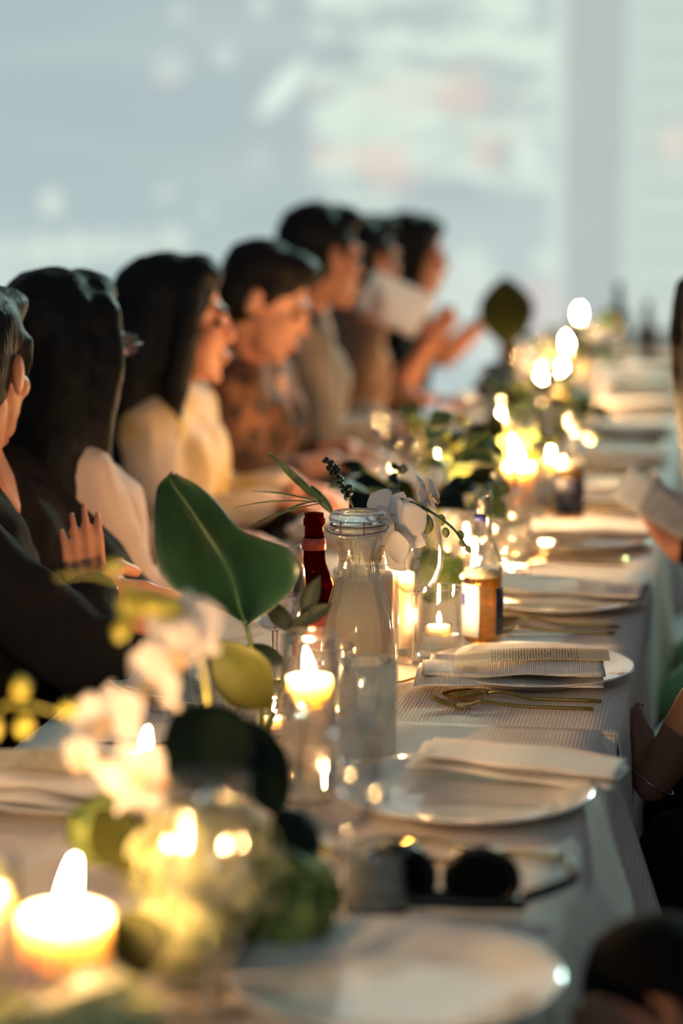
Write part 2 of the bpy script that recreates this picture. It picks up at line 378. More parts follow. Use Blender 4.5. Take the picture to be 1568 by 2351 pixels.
# ------------------------------------------------------------------ the setting
fl = struct(obj('floor', box(16, 20, 0.1, (-1, 4, -0.05)), 'floor', smooth=False))
YW = 12.2
def wall_material():
    m, nt, out = newmat('projected_city_picture')
    N = nt.nodes; L = nt.links
    tc = N.new('ShaderNodeTexCoord'); P = tc.outputs['Object']
    sp = N.new('ShaderNodeSeparateXYZ'); L.new(P, sp.inputs[0])
    def mr(src, a, b, c=0.0, d=1.0, smooth=True):
        n = N.new('ShaderNodeMapRange'); n.interpolation_type = 'SMOOTHSTEP' if smooth else 'LINEAR'
        n.inputs[1].default_value = a; n.inputs[2].default_value = b; n.inputs[3].default_value = c; n.inputs[4].default_value = d
        L.new(src, n.inputs[0]); return n.outputs[0]
    def mul(a, b):
        n = N.new('ShaderNodeMath'); n.operation = 'MULTIPLY'
        for i, v in enumerate((a, b)):
            if isinstance(v, (int, float)): n.inputs[i].default_value = v
            else: L.new(v, n.inputs[i])
        return n.outputs[0]
    cur = [None]
    def mix(fac, col):
        n = N.new('ShaderNodeMix'); n.data_type = 'RGBA'
        if isinstance(fac, (int, float)): n.inputs[0].default_value = fac
        else: L.new(fac, n.inputs[0])
        if isinstance(cur[0], tuple): n.inputs[6].default_value = cur[0]
        else: L.new(cur[0], n.inputs[6])
        if isinstance(col, tuple): n.inputs[7].default_value = col
        else: L.new(col, n.inputs[7])
        cur[0] = n.outputs[2]
    def noise(scale, rot=0.0, det=2.0):
        mp = N.new('ShaderNodeMapping'); mp.inputs['Scale'].default_value = scale; mp.inputs['Rotation'].default_value = (0, rot, 0)
        L.new(P, mp.inputs[0])
        n = N.new('ShaderNodeTexNoise'); n.inputs['Scale'].default_value = 1.0; n.inputs['Detail'].default_value = det
        L.new(mp.outputs[0], n.inputs[0]); return n.outputs[0]
    wx = lambda px: aty(px, 500, YW).x
    wz = lambda py: aty(784, py, YW).z
    cur[0] = lin((164, 180, 183))
    # paler, greener towards the right and towards the street in the picture
    mix(mr(sp.outputs[0], wx(100), wx(1300), 0, 0.55), lin((184, 195, 190)))
    mix(mr(sp.outputs[2], wz(250), wz(700), 0, 0.30), lin((186, 204, 202)))
    # slanting streaks of light
    mix(mr(noise((0.5, 1, 2.6), R(40)), 0.45, 0.7, 0, 0.35), lin((190, 204, 200)))
    mix(mr(noise((0.4, 1, 2.0), R(36)), 0.52, 0.75, 0, 0.35), lin((150, 168, 176)))
    # facade with rows of lit windows
    face = mul(mr(sp.outputs[0], wx(690), wx(740)), mr(sp.outputs[0], wx(1290), wx(1260)))
    face = mul(face, mr(sp.outputs[2], wz(470), wz(400)))
    mix(mul(face, mr(noise((1.6, 1, 5.5), 0.06, 3), 0.40, 0.58, 0, 0.9)), lin((212, 226, 212)))
    pk = mul(face, mul(mr(sp.outputs[2], wz(120), wz(220)), mr(noise((2.0, 1, 3.5), -0.12, 3), 0.48, 0.62, 0, 0.7)))
    mix(pk, lin((216, 198, 186)))
    gr = mul(face, mr(noise((2.6, 1, 4.4), 0.3, 3), 0.55, 0.7, 0, 0.5)); mix(gr, lin((160, 178, 174)))
    st = mul(mr(sp.outputs[0], wx(1245), wx(1275)), mr(sp.outputs[0], wx(1320), wx(1295))); mix(mul(st, 0.6), lin((205, 220, 208)))
    co = mul(mr(sp.outputs[0], wx(1280), wx(1305)), mr(sp.outputs[0], wx(1440), wx(1410))); mix(mul(co, 0.75), lin((172, 180, 177)))
    # second tower at the side, storeys as bands
    bd = N.new('ShaderNodeTexWave'); bd.wave_type = 'BANDS'; bd.bands_direction = 'Z'; bd.inputs['Scale'].default_value = 1.75; bd.inputs['Distortion'].default_value = 0.6
    L.new(P, bd.inputs[0])
    tw = mr(sp.outputs[0], wx(1415), wx(1450)); mix(mul(tw, 0.7), lin((198, 210, 200)))
    mix(mul(mr(sp.outputs[0], wx(1440), wx(1490)), mr(bd.outputs[1], 0.55, 0.9, 0, 0.45)), lin((172, 186, 182)))
    def blob(px, py, rx, ry, col, k=1.0, rot=0.0):
        c = aty(px, py, YW); s = YW / 5200.0 * 1.0
        mp = N.new('ShaderNodeMapping'); mp.vector_type = 'TEXTURE'
        mp.inputs['Location'].default_value = (c.x, 0, c.z); mp.inputs['Rotation'].default_value = (0, rot, 0)
        mp.inputs['Scale'].default_value = (rx * s, 100, ry * s)
        L.new(P, mp.inputs[0])
        ln = N.new('ShaderNodeVectorMath'); ln.operation = 'LENGTH'; L.new(mp.outputs[0], ln.inputs[0])
        mix(mr(ln.outputs['Value'], 1.25, 0.55, 0, k), lin(col))
    W1, W2, PK = (206, 219, 207), (196, 211, 206), (216, 207, 195)
    for b in [(118, 465, 30, 34, W1, .9), (515, 128, 28, 28, W2, .9), (390, 150, 44, 30, W2, .6), (385, 178, 48, 18, PK, .4), (650, 203, 30, 92, (212, 228, 216), 1, R(42)),
              (598, 14, 30, 26, W1, .7), (412, 30, 28, 24, W2, .6), (380, 445, 28, 28, W2, .5), (475, 486, 28, 26, W2, .4), (595, 365, 34, 36, W2, .35),
              (10, 580, 60, 40, W1, .6), (95, 580, 48, 44, W1, .8), (175, 573, 52, 46, W1, .8), (250, 568, 42, 42, W1, .7), (318, 566, 40, 40, W1, .6), (395, 552, 44, 40, W1, .7),
              (20, 665, 70, 60, W2, .8), (30, 740, 60, 70, W2, .7), (240, 740, 40, 60, W2, .6), (800, 460, 42, 42, W1, .5), (870, 462, 44, 40, W1, .5),
              (1212, 362, 44, 50, (214, 228, 218), .8), (1085, 290, 38, 34, W1, .5), (1078, 608, 55, 44, W1, .75), (1252, 600, 38, 34, W1, .75),
              (1080, 700, 120, 90, (205, 216, 208), .8), (1130, 780, 110, 70, (205, 214, 208), .7), (1548, 330, 34, 44, PK, .8), (940, 215, 110, 50, PK, .35),
              (560, 620, 60, 60, W2, .4), (1010, 380, 60, 40, W1, .4), (1240, 700, 60, 70, (216, 196, 192), .5)]:
        blob(*b)
    e = N.new('ShaderNodeEmission'); L.new(cur[0], e.inputs[0]); e.inputs[1].default_value = 0.80
    L.new(e.outputs[0], out.inputs[0])
    return m
wb = struct(obj('wall_back', box(16, 0.1, 5.2, (-1, 0.05, 2.6)), wall_material(), smooth=False))
wb.location = (0, YW, 0)

# ------------------------------------------------------------------ tables and cloths
XL, XR = -0.80, -0.126
def table(y0, y1, xl, xr, label):
    t = thing('banquet_table', label, 'table', ((xl + xr) / 2, (y0 + y1) / 2, 0))
    L, Wd = y1 - y0, xr - xl
    obj('table_top', box(Wd - 0.012, L - 0.012, 0.03, (0, 0, 0.73)), 'wood', t, smooth=False)
    n = max(2, int(L / 1.8) + 1)
    for i in range(n):
        for s in (-1, 1):
            y = -L / 2 + 0.12 + i * (L - 0.24) / (n - 1)
            obj('leg', lathe([(0, 0), (0.018, 0), (0.018, 0.714), (0, 0.714)], 12), 'steel', t, loc=(s * (Wd / 2 - 0.08), y, 0))
    return t
table(0.55, 2.675, XL - 0.02, XR - 0.024, 'nearer banquet table under white cloth with the sunglasses on it')
table(2.70, 9.9, XL, XR, 'long banquet table under white cloth stretching towards the projected wall')
def tablecloth(y0, y1, xl, xr, label, flare, amp, drop, ny):
    Wd = xr - xl; rr = 0.012
    us = []   # cross-section stations: (kind, value)
    nh = 12
    for k in range(nh, 0, -1): us.append(('l', 0.15 * k / nh))
    us += [('t', i / 16) for i in range(17)]
    for k in range(1, nh + 1): us.append(('r', drop * k / nh))
    def f(u, v):
        kind, val = us[min(int(round(u * (len(us) - 1))), len(us) - 1)]
        y = y0 + (y1 - y0) * v
        if kind == 't':
            x = xl + Wd * val
            zz = T0 + 0.0005 * math.sin(7 * y + 5 * x) + (0.0022 if y1 < 5 and v > 0.99 else 0)
            return (x, y, zz)
        s = 1 if kind == 'r' else -1
        d = val
        k = min(1.0, d / 0.08)
        w_ = amp * d * (math.sin(6.1 * y + 1.3 * s) + 0.55 * math.sin(13.7 * y + 0.7)) * k
        fl_ = flare(y) * d
        x = (xr if s > 0 else xl) + s * (0.004 + fl_ + w_)
        return (x, y + 0.05 * d * math.sin(9 * y) * k, T0 - d)
    me = grid(f, len(us) - 1, ny, 0.0015)
    o = obj('tablecloth', me, 'cloth')
    tag(o, label, 'tablecloth')
    if y0 > 2:
        obj('end_drop', grid(lambda u, v: (xl + Wd * u, y0 - 0.002 - 0.02 * v * (1 + math.sin(30 * u)), T0 - 0.002 - 0.30 * v), 40, 10, 0.0015), 'cloth', o)
    return o
tablecloth(0.5, 2.702, XL - 0.024, XR - 0.022, 'white ribbed cloth on the nearer table, hanging in loose folds past its edge', lambda y: 0.05 + 0.38 * max(0, min(1, (y - 2.0) / 0.45)), 0.10, 0.42, 120)
tablecloth(2.690, 9.95, XL - 0.004, XR, 'white ribbed cloth over the long table holding the carafe and beer bottles', lambda y: 0.05, 0.08, 0.30, 260)
TZ = T0 + 0.0012

# ------------------------------------------------------------------ tableware builders
def plate_mesh(r=0.14):
    p = [(0, 0.004), (0.55 * r, 0.004), (0.60 * r, 0.0), (0.64 * r, 0.0), (0.66 * r, 0.006), (0.80 * r, 0.014), (0.97 * r, 0.0225), (r, 0.025),
         (0.995 * r, 0.0275), (0.96 * r, 0.0262), (0.80 * r, 0.0185), (0.70 * r, 0.011), (0.62 * r, 0.0085), (0.3 * r, 0.008), (0, 0.008)]
    return lathe([(a, b * 0.70) for a, b in p], 64)
PLATE = plate_mesh()
PLATE.materials.append(M['plate'])
plates = []
def plate(x, y, label, group=None):
    o = bpy.data.objects.new('dinner_plate', PLATE); COL.objects.link(o); o.location = (x, y, TZ)
    PLATE.polygons.foreach_set('use_smooth', [True] * len(PLATE.polygons))
    tag(o, label, 'plate', group); plates.append(o); return o
def napkin_mesh(L=0.245, W=0.11, layers=3, seed=1, wave=0.006):
    # one long cloth folded back and forth in soft layers, with rounded folds at the long edges
    rnd = random.Random(seed); a, b_, c_ = rnd.random() * 6, rnd.random() * 6, rnd.random() * 6
    nv = layers * 10
    def f(u, v):
        s = v * layers; k = min(int(s), layers - 1); w_ = s - k
        # travel across, turn round at the fold
        th = (w_ - 0.5) * math.pi
        yy = math.sin(th) * 0.5 * W * (1 - 0.07 * k) * (1 if k % 2 == 0 else -1)
        zz = 0.0035 + 0.0068 * (k + w_ ** 3 * 0.95)
        puff = 0.008 * math.cos(th) ** 2 * (0.5 + 0.5 * math.sin(4.2 * u + a + 1.7 * k))
        x = (u - 0.5) * L * (1 - 0.03 * k) + 0.005 * math.sin(2.5 * v + b_)
        yy += 0.009 * math.sin(5.3 * u + c_ + 1.7 * k) + 0.004 * math.sin(13 * u + a)
        zz += puff + wave * 0.35 * math.sin(9 * u + b_ + 2 * k) * math.cos(th) + 0.0025 * k * math.sin(3 * u + c_)
        return (x, yy, max(0.002, zz))
    return grid(f, 26, nv, 0.0022)
NAPS = [napkin_mesh(seed=s) for s in (1, 2, 3)]
for n_ in NAPS: n_.materials.append(M['napkin']); n_.polygons.foreach_set('use_smooth', [True] * len(n_.polygons))
def napkin(x, y, z, rz, label, k=0, group=None, tilt=(0, 0)):
    o = bpy.data.objects.new('folded_napkin', NAPS[k % 3]); COL.objects.link(o); o.location = (x, y, z); o.rotation_euler = (tilt[0], tilt[1], rz)
    return tag(o, label, 'napkin', group)
CARD = grid(lambda u, v: ((u - .5) * 0.062, (v - .5) * 0.20, 0.004 * math.sin(3 * v + 0.4) + 0.0012 * math.sin(6 * u)), 6, 14, 0.0006)
CARD.materials.append(M['menu'])
def card(loc, rot, label, group=None):
    o = bpy.data.objects.new('menu_card', CARD); COL.objects.link(o); o.location = loc; o.rotation_euler = rot
    return tag(o, label, 'menu', group)
# cutlery lies along X: bowl/tines towards -x, handle towards +x
def spoon_meshes(L=0.205, bl=0.062, bw=0.040):
    def f(u, v):
        a = u * 2 * math.pi
        r = v
        x = -L / 2 + bl / 2 + math.cos(a) * bl / 2 * r; y = math.sin(a) * bw / 2 * r * (1 - 0.18 * math.cos(a))
        z = 0.010 - 0.009 * (1 - r * r) + 0.003 * math.cos(a) * r
        return (x, y, z)
    bowl = grid(f, 24, 5, 0.0014)
    h = tube([(-L / 2 + bl - 0.004, 0, 0.0105), (-L / 2 + bl + 0.012, 0, 0.0125), (-L / 2 + bl + 0.04, 0, 0.0075), (0.02, 0, 0.0045), (L / 2, 0, 0.0035)], [0.0036, 0.0028, 0.0024, 0.0026, 0.0030], 8, 20)
    return bowl, h
def fork_meshes(L=0.205):
    def f(u, v):
        t = u; w_ = 0.0035 + 0.0085 * min(1, math.sin(min(1, t * 1.5) * math.pi / 2))
        return (-L / 2 + 0.066 - 0.034 * t, (v * 2 - 1) * w_, 0.010 - 0.006 * math.sin(t * math.pi * .6))
    base = grid(f, 8, 6, 0.0016)
    tines = []
    for k in range(4):
        y = -0.0105 + 0.007 * k
        tines.append(tube([(-L / 2 + 0.034, y, 0.0045), (-L / 2 + 0.018, y, 0.007), (-L / 2, y, 0.0145)], [0.0016, 0.0014, 0.0008], 6, 8))
    h = tube([(-L / 2 + 0.064, 0, 0.0095), (-L / 2 + 0.085, 0, 0.0075), (0.02, 0, 0.0045), (L / 2, 0, 0.0035)], [0.0034, 0.0024, 0.0026, 0.0030], 8, 20)
    return base, tines, h
SB, SH = spoon_meshes(); FB, FT, FH = fork_meshes()
def spoon(x, y, rz, label, group=None, scale=1.0):
    t = thing('gold_spoon', label, 'spoon', (x, y, TZ), rz, group); t.scale = (scale,) * 3
    obj('bowl', SB, 'gold', t); obj('handle', SH, 'gold', t); return t
def fork(x, y, rz, label, group=None):
    t = thing('gold_fork', label, 'fork', (x, y, TZ), rz, group)
    obj('fork_head', FB, 'gold', t); obj('handle', FH, 'gold', t)
    for me in FT: obj('tine', me, 'gold', t)
    return t
# candles
def flame_mesh(h=0.032, r=0.0058):
    return lathe([(0, 0), (0.45 * r, 0.04 * h), (0.85 * r, 0.16 * h), (r, 0.3 * h), (0.86 * r, 0.5 * h), (0.5 * r, 0.75 * h), (0.2 * r, 0.92 * h), (0, h)], 14)
FLAME = flame_mesh()
def flame(parent, z, tilt=(0, 0), s=1.0, stretch=1.0):
    wk = obj('wick', tube([(0, 0, z - 0.004), (0.0006, 0, z + 0.004), (0.002, 0, z + 0.008)], 0.0009, 6), 'wick', parent)
    o = obj('flame', FLAME, 'flame', parent, loc=(0.0005, 0, z + 0.005), rot=(tilt[0], tilt[1], 0)); o.scale = (s, s, s * stretch)
    return o
def wax_mesh(r, h, dish=0.004):
    return lathe([(0, 0), (r * 0.97, 0), (r, 0.003), (r, h - 0.004), (r * 0.96, h), (r * 0.86, h - 0.001), (r * 0.7, h - dish), (0, h - dish)], 40)
def pillar(x, y, r, h, label, lit=True, z=None, s=1.0, tilt=(0, 0), name='pillar_candle', group=None, stretch=1.0):
    t = thing(name, label, 'candle', (x, y, TZ if z is None else z), 0, group)
    obj('wax', wax_mesh(r, h), 'wax', t)
    if lit: flame(t, h - 0.004, tilt, s, stretch)
    else: obj('wick', tube([(0, 0, h - 0.005), (0.001, 0, h + 0.007)], 0.0009, 6), 'wick', t)
    return t
def floating(x, y, z, r, label, group=None):
    t = thing('floating_candle', label, 'candle', (x, y, z), 0, group)
    obj('wax', lathe([(0, -0.026), (r * 0.45, -0.026), (r * 0.75, -0.016), (r * 0.97, -0.001), (r, 0.006), (r * 0.96, 0.010), (r * 0.8, 0.009), (0, 0.006)], 36), 'wax', t)
    flame(t, 0.006, (0.05, -0.15)); return t
def glass_cup(name, x, y, r, h, label, mat='glass', wall=0.0022, base=0.009, taper=0.0, water=None, group=None, cat='glass', seg=48):
    t = thing(name, label, cat, (x, y, TZ), 0, group)
    ro, rb = r, r * (1 - taper)
    obj('body', lathe([(0, 0), (rb * 0.94, 0), (rb, 0.003), (ro, h - 0.001), (ro - wall / 2, h), (ro - wall, h - 0.001), (rb - wall, base), (rb * 0.8, base - 0.001), (0, base - 0.002)], seg), mat, t)
    rim = obj('rim', tube([((ro - wall / 2) * math.cos(a), (ro - wall / 2) * math.sin(a), h) for a in [2 * math.pi * k / seg for k in range(seg + 1)]], wall * 0.62, 6, cap=False), 'thick', t)
    if water:
        rw = lambda zz: (rb + (ro - rb) * zz / h) - wall - 0.0008
        obj('water', lathe([(0, base + 0.001), (rw(base) - 0.001, base + 0.001), (rw(water), water), (0, water)], seg), 'water', t)
    return t
def wine_glass(x, y, label, s=1.0, group=None, water=0.0):
    t = thing('wine_glass', label, 'wine glass', (x, y, TZ), 0, group); t.scale = (s, s, s)
    out = [(0.0045, 0.093), (0.018, 0.099), (0.031, 0.112), (0.039, 0.132), (0.0405, 0.150), (0.038, 0.175), (0.0335, 0.205)]
    inn = [(a - 0.0012, b + 0.001) for a, b in reversed(out)]
    obj('bowl', lathe([(0, 0.0925)] + out + [(0.0329, 0.2056)] + inn[:-1] + [(0, 0.1)], 40), 'wineglass', t)
    obj('stem', lathe([(0.0042, 0.094), (0.0034, 0.07), (0.0032, 0.03), (0.0045, 0.012), (0.009, 0.006)], 14), 'thick', t)
    obj('foot', lathe([(0, 0.006), (0.009, 0.0062), (0.03, 0.0028), (0.034, 0.0015), (0.034, 0), (0, 0)], 36), 'wineglass', t)
    if water: obj('water', lathe([(0, 0.1015), (0.017, 0.1025), (0.0298, 0.114), (0.0375, 0.132), (0.0383, 0.138), (0, 0.138)], 36), 'water', t)
    return t
def arc_patch(r, z0, z1, a0, a1, n=14):
    return grid(lambda u, v: (r * math.cos(a0 + (a1 - a0) * u), r * math.sin(a0 + (a1 - a0) * u), z0 + (z1 - z0) * v), n, 2, 0.0004)
def beer_bottle(x, y, label, rz=0.0, fill=0.12, glass='glass', liquid='amberliq', r=0.0295, h=0.225, labels='clear', group=None):
    t = thing('beer_bottle', label, 'bottle', (x, y, TZ), rz, group)
    k = h / 0.225
    out = [(r * 0.9, 0), (r, 0.004), (r, 0.112 * k), (r * 0.93, 0.126 * k), (r * 0.72, 0.142 * k), (r * 0.52, 0.158 * k), (0.0133, 0.185 * k), (0.0125, 0.207 * k), (0.0145, 0.2085 * k), (0.0145, 0.217 * k), (0.0128, 0.218 * k), (0.0128, 0.2245 * k)]
    inn = [(max(a - 0.0022, 0.008), b) for a, b in reversed(out)]
    inn = [(0.0095, 0.2245 * k)] + [p for p in inn[4:] if p[1] > 0.006] + [(r - 0.004, 0.006), (0, 0.005)]
    obj('bottle_glass', lathe([(0, 0.003)] + out + inn, 40), glass, t)
    if liquid:
        rl = r - 0.0032
        prof = [(0, 0.0065), (rl - 0.002, 0.0065), (rl, 0.010)]
        def rad(z):
            pts = [(0, r), (0.112 * k, r), (0.126 * k, r * 0.93), (0.142 * k, r * 0.72), (0.158 * k, r * 0.52), (0.185 * k, 0.0133), (h, 0.0125)]
            for (z0, r0), (z1, r1) in zip(pts, pts[1:]):
                if z <= z1: return r0 + (r1 - r0) * (z - z0) / (z1 - z0) - 0.0032
            return 0.009
        zs = [0.05 * k, 0.1 * k, 0.112 * k, 0.126 * k, 0.142 * k, 0.158 * k, 0.185 * k]
        prof += [(rad(z), z) for z in zs if z < fill] + [(rad(fill), fill), (0, fill)]
        obj('beer', lathe(prof, 36), liquid, t)
        obj('foam', lathe([(0, fill + 0.0005), (rad(fill), fill + 0.0005), (rad(fill + 0.012), fill + 0.012), (0, fill + 0.011)], 36), 'foam', t)
    if labels == 'clear':
        obj('front_label', arc_patch(r + 0.0006, 0.016, 0.092 * k, R(-165), R(-95)), 'label_white', t)['label'] = 'silver and white body label'
        fl_ = obj('label_emblem', arc_patch(r + 0.0012, 0.060 * k, 0.078 * k, R(-162), R(-140), 6), 'label_blue', t)
        obj('back_label', arc_patch(r + 0.0006, 0.018, 0.086 * k, R(-48), R(8)), 'label_navy', t)['label'] = 'dark navy label with fine print'
        obj('neck_label', grid(lambda u, v: ((0.0150 - 0.0016 * v + 0.0006) * math.cos(R(-150 + 80 * u)), (0.0150 - 0.0016 * v + 0.0006) * math.sin(R(-150 + 80 * u)), (0.181 + 0.010 * v) * k), 8, 2, 0.0004), 'label_blue', t)
    elif labels == 'navy':
        obj('body_label', arc_patch(r + 0.0006, 0.022, 0.092 * k, R(-170), R(-10), 18), 'label_navy', t)
    elif labels == 'red':
        obj('neck_label', grid(lambda u, v: ((0.0155 - 0.0012 * v + 0.0008) * math.cos(2 * math.pi * u), (0.0155 - 0.0012 * v + 0.0008) * math.sin(2 * math.pi * u), (0.176 + 0.016 * v) * k), 20, 2, 0.0004), 'label_red', t)
        obj('body_label', arc_patch(r + 0.0006, 0.022, 0.092 * k, R(-170), R(-10), 18), 'label_red', t)
    return t

# ------------------------------------------------------------------ plants
def petal_mesh(L, W, cup=0.2, round_=0.5):
    return leaf_mesh(L, W, round_, cup, 0.08, 0.0007, 10, 6, 0.02)
PET_S = petal_mesh(0.040, 0.024, 0.15, 0.55); PET_P = petal_mesh(0.042, 0.046, 0.12, 0.56); PET_L = petal_mesh(0.020, 0.016, 0.6, 0.5)
COLUMN = lathe([(0, -0.004), (0.003, -0.003), (0.0042, 0.002), (0.004, 0.007), (0, 0.010)], 12)
def orchid_flower(parent, p, face, upv=(0, 0, 1), s=1.0, roll=0.0):
    # the flower is the column (a part); sepals, petals and lip are its pieces
    z = Vector(face).normalized(); u = Vector(upv); u = (u - z * u.dot(z)).normalized(); x = u.cross(z)
    m = Matrix((x, u, z)).transposed().to_4x4(); m.translation = Vector(p)
    m = m @ Matrix.Rotation(roll, 4, 'Z') @ Matrix.Scale(s, 4)
    c = obj('flower', COLUMN, 'throat', parent, mw=m)
    for ang, me, zz, tip in ((0, PET_S, -0.001, -0.12), (R(125), PET_S, -0.001, -0.1), (R(-125), PET_S, -0.001, -0.1), (R(68), PET_P, 0.002, 0.05), (R(-68), PET_P, 0.002, 0.05)):
        mm = Matrix.Rotation(ang, 4, 'Z') @ Matrix.Translation((0, 0.003, zz)) @ Matrix.Rotation(tip, 4, 'X')
        obj('petal', me, 'petal', c, mw=mm)
    for a in (R(165), R(-165)):
        obj('lip', PET_L, 'throat', c, mw=Matrix.Rotation(a, 4, 'Z') @ Matrix.Translation((0, 0.002, 0.004)) @ Matrix.Rotation(0.7, 4, 'X'))
    return c
def bud_mesh(L, W):
    return lathe([(0, 0), (W * .25, L * .06), (W * .46, L * .3), (W * .5, L * .55), (W * .36, L * .8), (W * .12, L * .97), (0, L)], 14)
BUDS = {k: bud_mesh(0.022, 0.016) for k in ('bud', 'berry', 'yellowbud')}
def put_bud(parent, p, d, s=1.0, mat='bud', name='bud'):
    m = along(p, d) @ Matrix.Rotation(R(-90), 4, 'X') @ Matrix.Scale(s, 4)
    return obj(name, BUDS[mat], mat, parent, mw=m)
def stem_thing(name, label, cat, base, group=None):
    return thing(name, label, cat, base, 0, group)
def rel(root, pts):
    o = Vector(root.location); return [Vector(p) - o for p in pts]
def floret_head(r, n, seed, squash=0.85):
    # many four-petalled florets on a ball: real petals, one mesh
    rnd = random.Random(seed); pm = leaf_mesh(0.0135, 0.013, 0.6, 0.15, 0.15, 0.0, 4, 2)
    vs, fs = [], []
    pv = [v.co.copy() for v in pm.vertices]; pf = [tuple(p.vertices) for p in pm.polygons]
    for i in range(n):
        ph = math.acos(1 - 2 * (i + 0.5) / n); th = math.pi * (1 + 5 ** 0.5) * i
        d = Vector((math.sin(ph) * math.cos(th), math.sin(ph) * math.sin(th), math.cos(ph)))
        d = (d + Vector((rnd.uniform(-.12, .12), rnd.uniform(-.12, .12), rnd.uniform(-.12, .12)))).normalized()
        p = Vector((d.x * r, d.y * r, d.z * r * squash)) * rnd.uniform(0.78, 1.08)
        q = d.to_track_quat('Z', 'Y').to_matrix().to_4x4(); q.translation = p
        q = q @ Matrix.Rotation(rnd.uniform(0, 6.28), 4, 'Z') @ Matrix.Rotation(rnd.uniform(-.4, .4), 4, 'X')
        sc_ = rnd.uniform(0.85, 1.25)
        for k in range(4):
            mm = q @ Matrix.Rotation(k * math.pi / 2, 4, 'Z') @ Matrix.Scale(sc_, 4)
            b = len(vs); vs += [mm @ v for v in pv]; fs += [tuple(b + a for a in f) for f in pf]
    return mesh(vs, fs)
def hydrangea(p, base, r, n, seed, mat, label, group=None):
    t = thing('hydrangea', label, 'flower', base, 0, group)
    q = rel(t, [p])[0]
    h = obj('flower_head', floret_head(r, n, seed), mat, t, loc=q); h['kind'] = 'stuff'
    obj('heart', lathe([(0, -r * .8), (r * .5, -r * .5), (r * .72, 0), (r * .5, r * .5), (0, r * .62)], 16), 'darkleaf', t, loc=q)
    obj('stem', tube([(0, 0, 0.012), q * 0.5 + Vector((0.004, 0, 0)), q - Vector((0, 0, r * .5))], [0.004, 0.0035], 8, 10), 'stem', t)
    return t
def leafy_stem(base, tip_pts, leaves, mat, label, cat='foliage', name='leaf_stem', stem='stem', rad=(0.0028, 0.0016), group=None):
    # leaves: (t along stem, length, width, direction, normal, fold, curl)
    t = thing(name, label, cat, base, 0, group)
    pts = [Vector((0, 0, 0.012))] + rel(t, tip_pts)
    sp_ = spline(pts, 24)
    obj('stem', tube(sp_, list(rad), 8), stem, t)
    for tt, L, W, d, n, fo, cu in leaves:
        p = sp_[min(int(tt * 24), 24)]
        obj('leaf', leaf_mesh(L, W, 0.45, fo, cu, 0.0006, 12, 6, 0.03), mat, t, mw=along(p, d, n))
    return t
def vase(x, y, r, h, label, mat='glass', water=0.6, name='bud_vase'):
    t = thing(name, label, 'vase', (x, y, TZ), 0, None)
    out = [(r * 0.8, 0), (r * 0.95, 0.004), (r, h * .3), (r * .92, h * .6), (r * .7, h * .85), (r * .74, h)]
    inn = [(a - 0.0022, max(b, 0.007)) for a, b in reversed(out)]
    obj('body', lathe([(0, 0)] + out + inn[:-1] + [(0, 0.008)], 36), mat, t)
    return t

# ------------------------------------------------------------------ people
ICO = None
def ico_verts(sub=2):
    global ICO
    if ICO is None:
        b = bmesh.new(); bmesh.ops.create_icosphere(b, subdivisions=sub, radius=1.0); ICO = [v.co.copy() for v in b.verts]; b.free()
    return ICO
def add_hull(bm, pts):
    vs = [bm.verts.new(p) for p in pts]
    r = bmesh.ops.convex_hull(bm, input=vs)
    junk = [g for g in set(r['geom_interior']) | set(r['geom_unused']) if isinstance(g, bmesh.types.BMVert) and g.is_valid]
    bmesh.ops.delete(bm, geom=junk, context='VERTS')
class Blob:
    # overlapping rounded volumes, fused to ONE continuous skin
    def __init__(self): self.bm = bmesh.new()
    def cap(self, a, ra, b, rb, sx=1.0):
        a, b = Vector(a), Vector(b); V = ico_verts()
        add_hull(self.bm, [a + v * ra for v in V] + [b + v * rb for v in V])
    def ell(self, c, r, rot=None, mw=None):
        c = Vector(c); V = ico_verts()
        pts = [Vector((v.x * r[0], v.y * r[1], v.z * r[2])) for v in V]
        if rot is not None: pts = [rot @ p for p in pts]
        pts = [p + c for p in pts]
        if mw is not None: pts = [mw @ p for p in pts]
        add_hull(self.bm, pts)
    def chain(self, pts, rs):
        for (a, b), (ra, rb) in zip(zip(pts, pts[1:]), zip(rs, rs[1:])): self.cap(a, ra, b, rb)
    def build(self, voxel, smooth=4, wrinkle=0.0, wsize=0.08):
        me = bpy.data.meshes.new('blob'); self.bm.to_mesh(me); self.bm.free()
        o = bpy.data.objects.new('tmp', me); COL.objects.link(o)
        m = o.modifiers.new('r', 'REMESH'); m.mode = 'VOXEL'; m.voxel_size = voxel; m.use_smooth_shade = True
        if smooth:
            s = o.modifiers.new('s', 'SMOOTH'); s.factor = 0.5; s.iterations = smooth
        if wrinkle:
            tx = bpy.data.textures.new('w', 'CLOUDS'); tx.noise_scale = wsize; tx.noise_depth = 1
            d = o.modifiers.new('d', 'DISPLACE'); d.texture = tx; d.strength = wrinkle; d.mid_level = 0.5
        dg = bpy.context.evaluated_depsgraph_get()
        out = bpy.data.meshes.new_from_object(o.evaluated_get(dg)); bpy.data.objects.remove(o); bpy.data.meshes.remove(me)
        return out
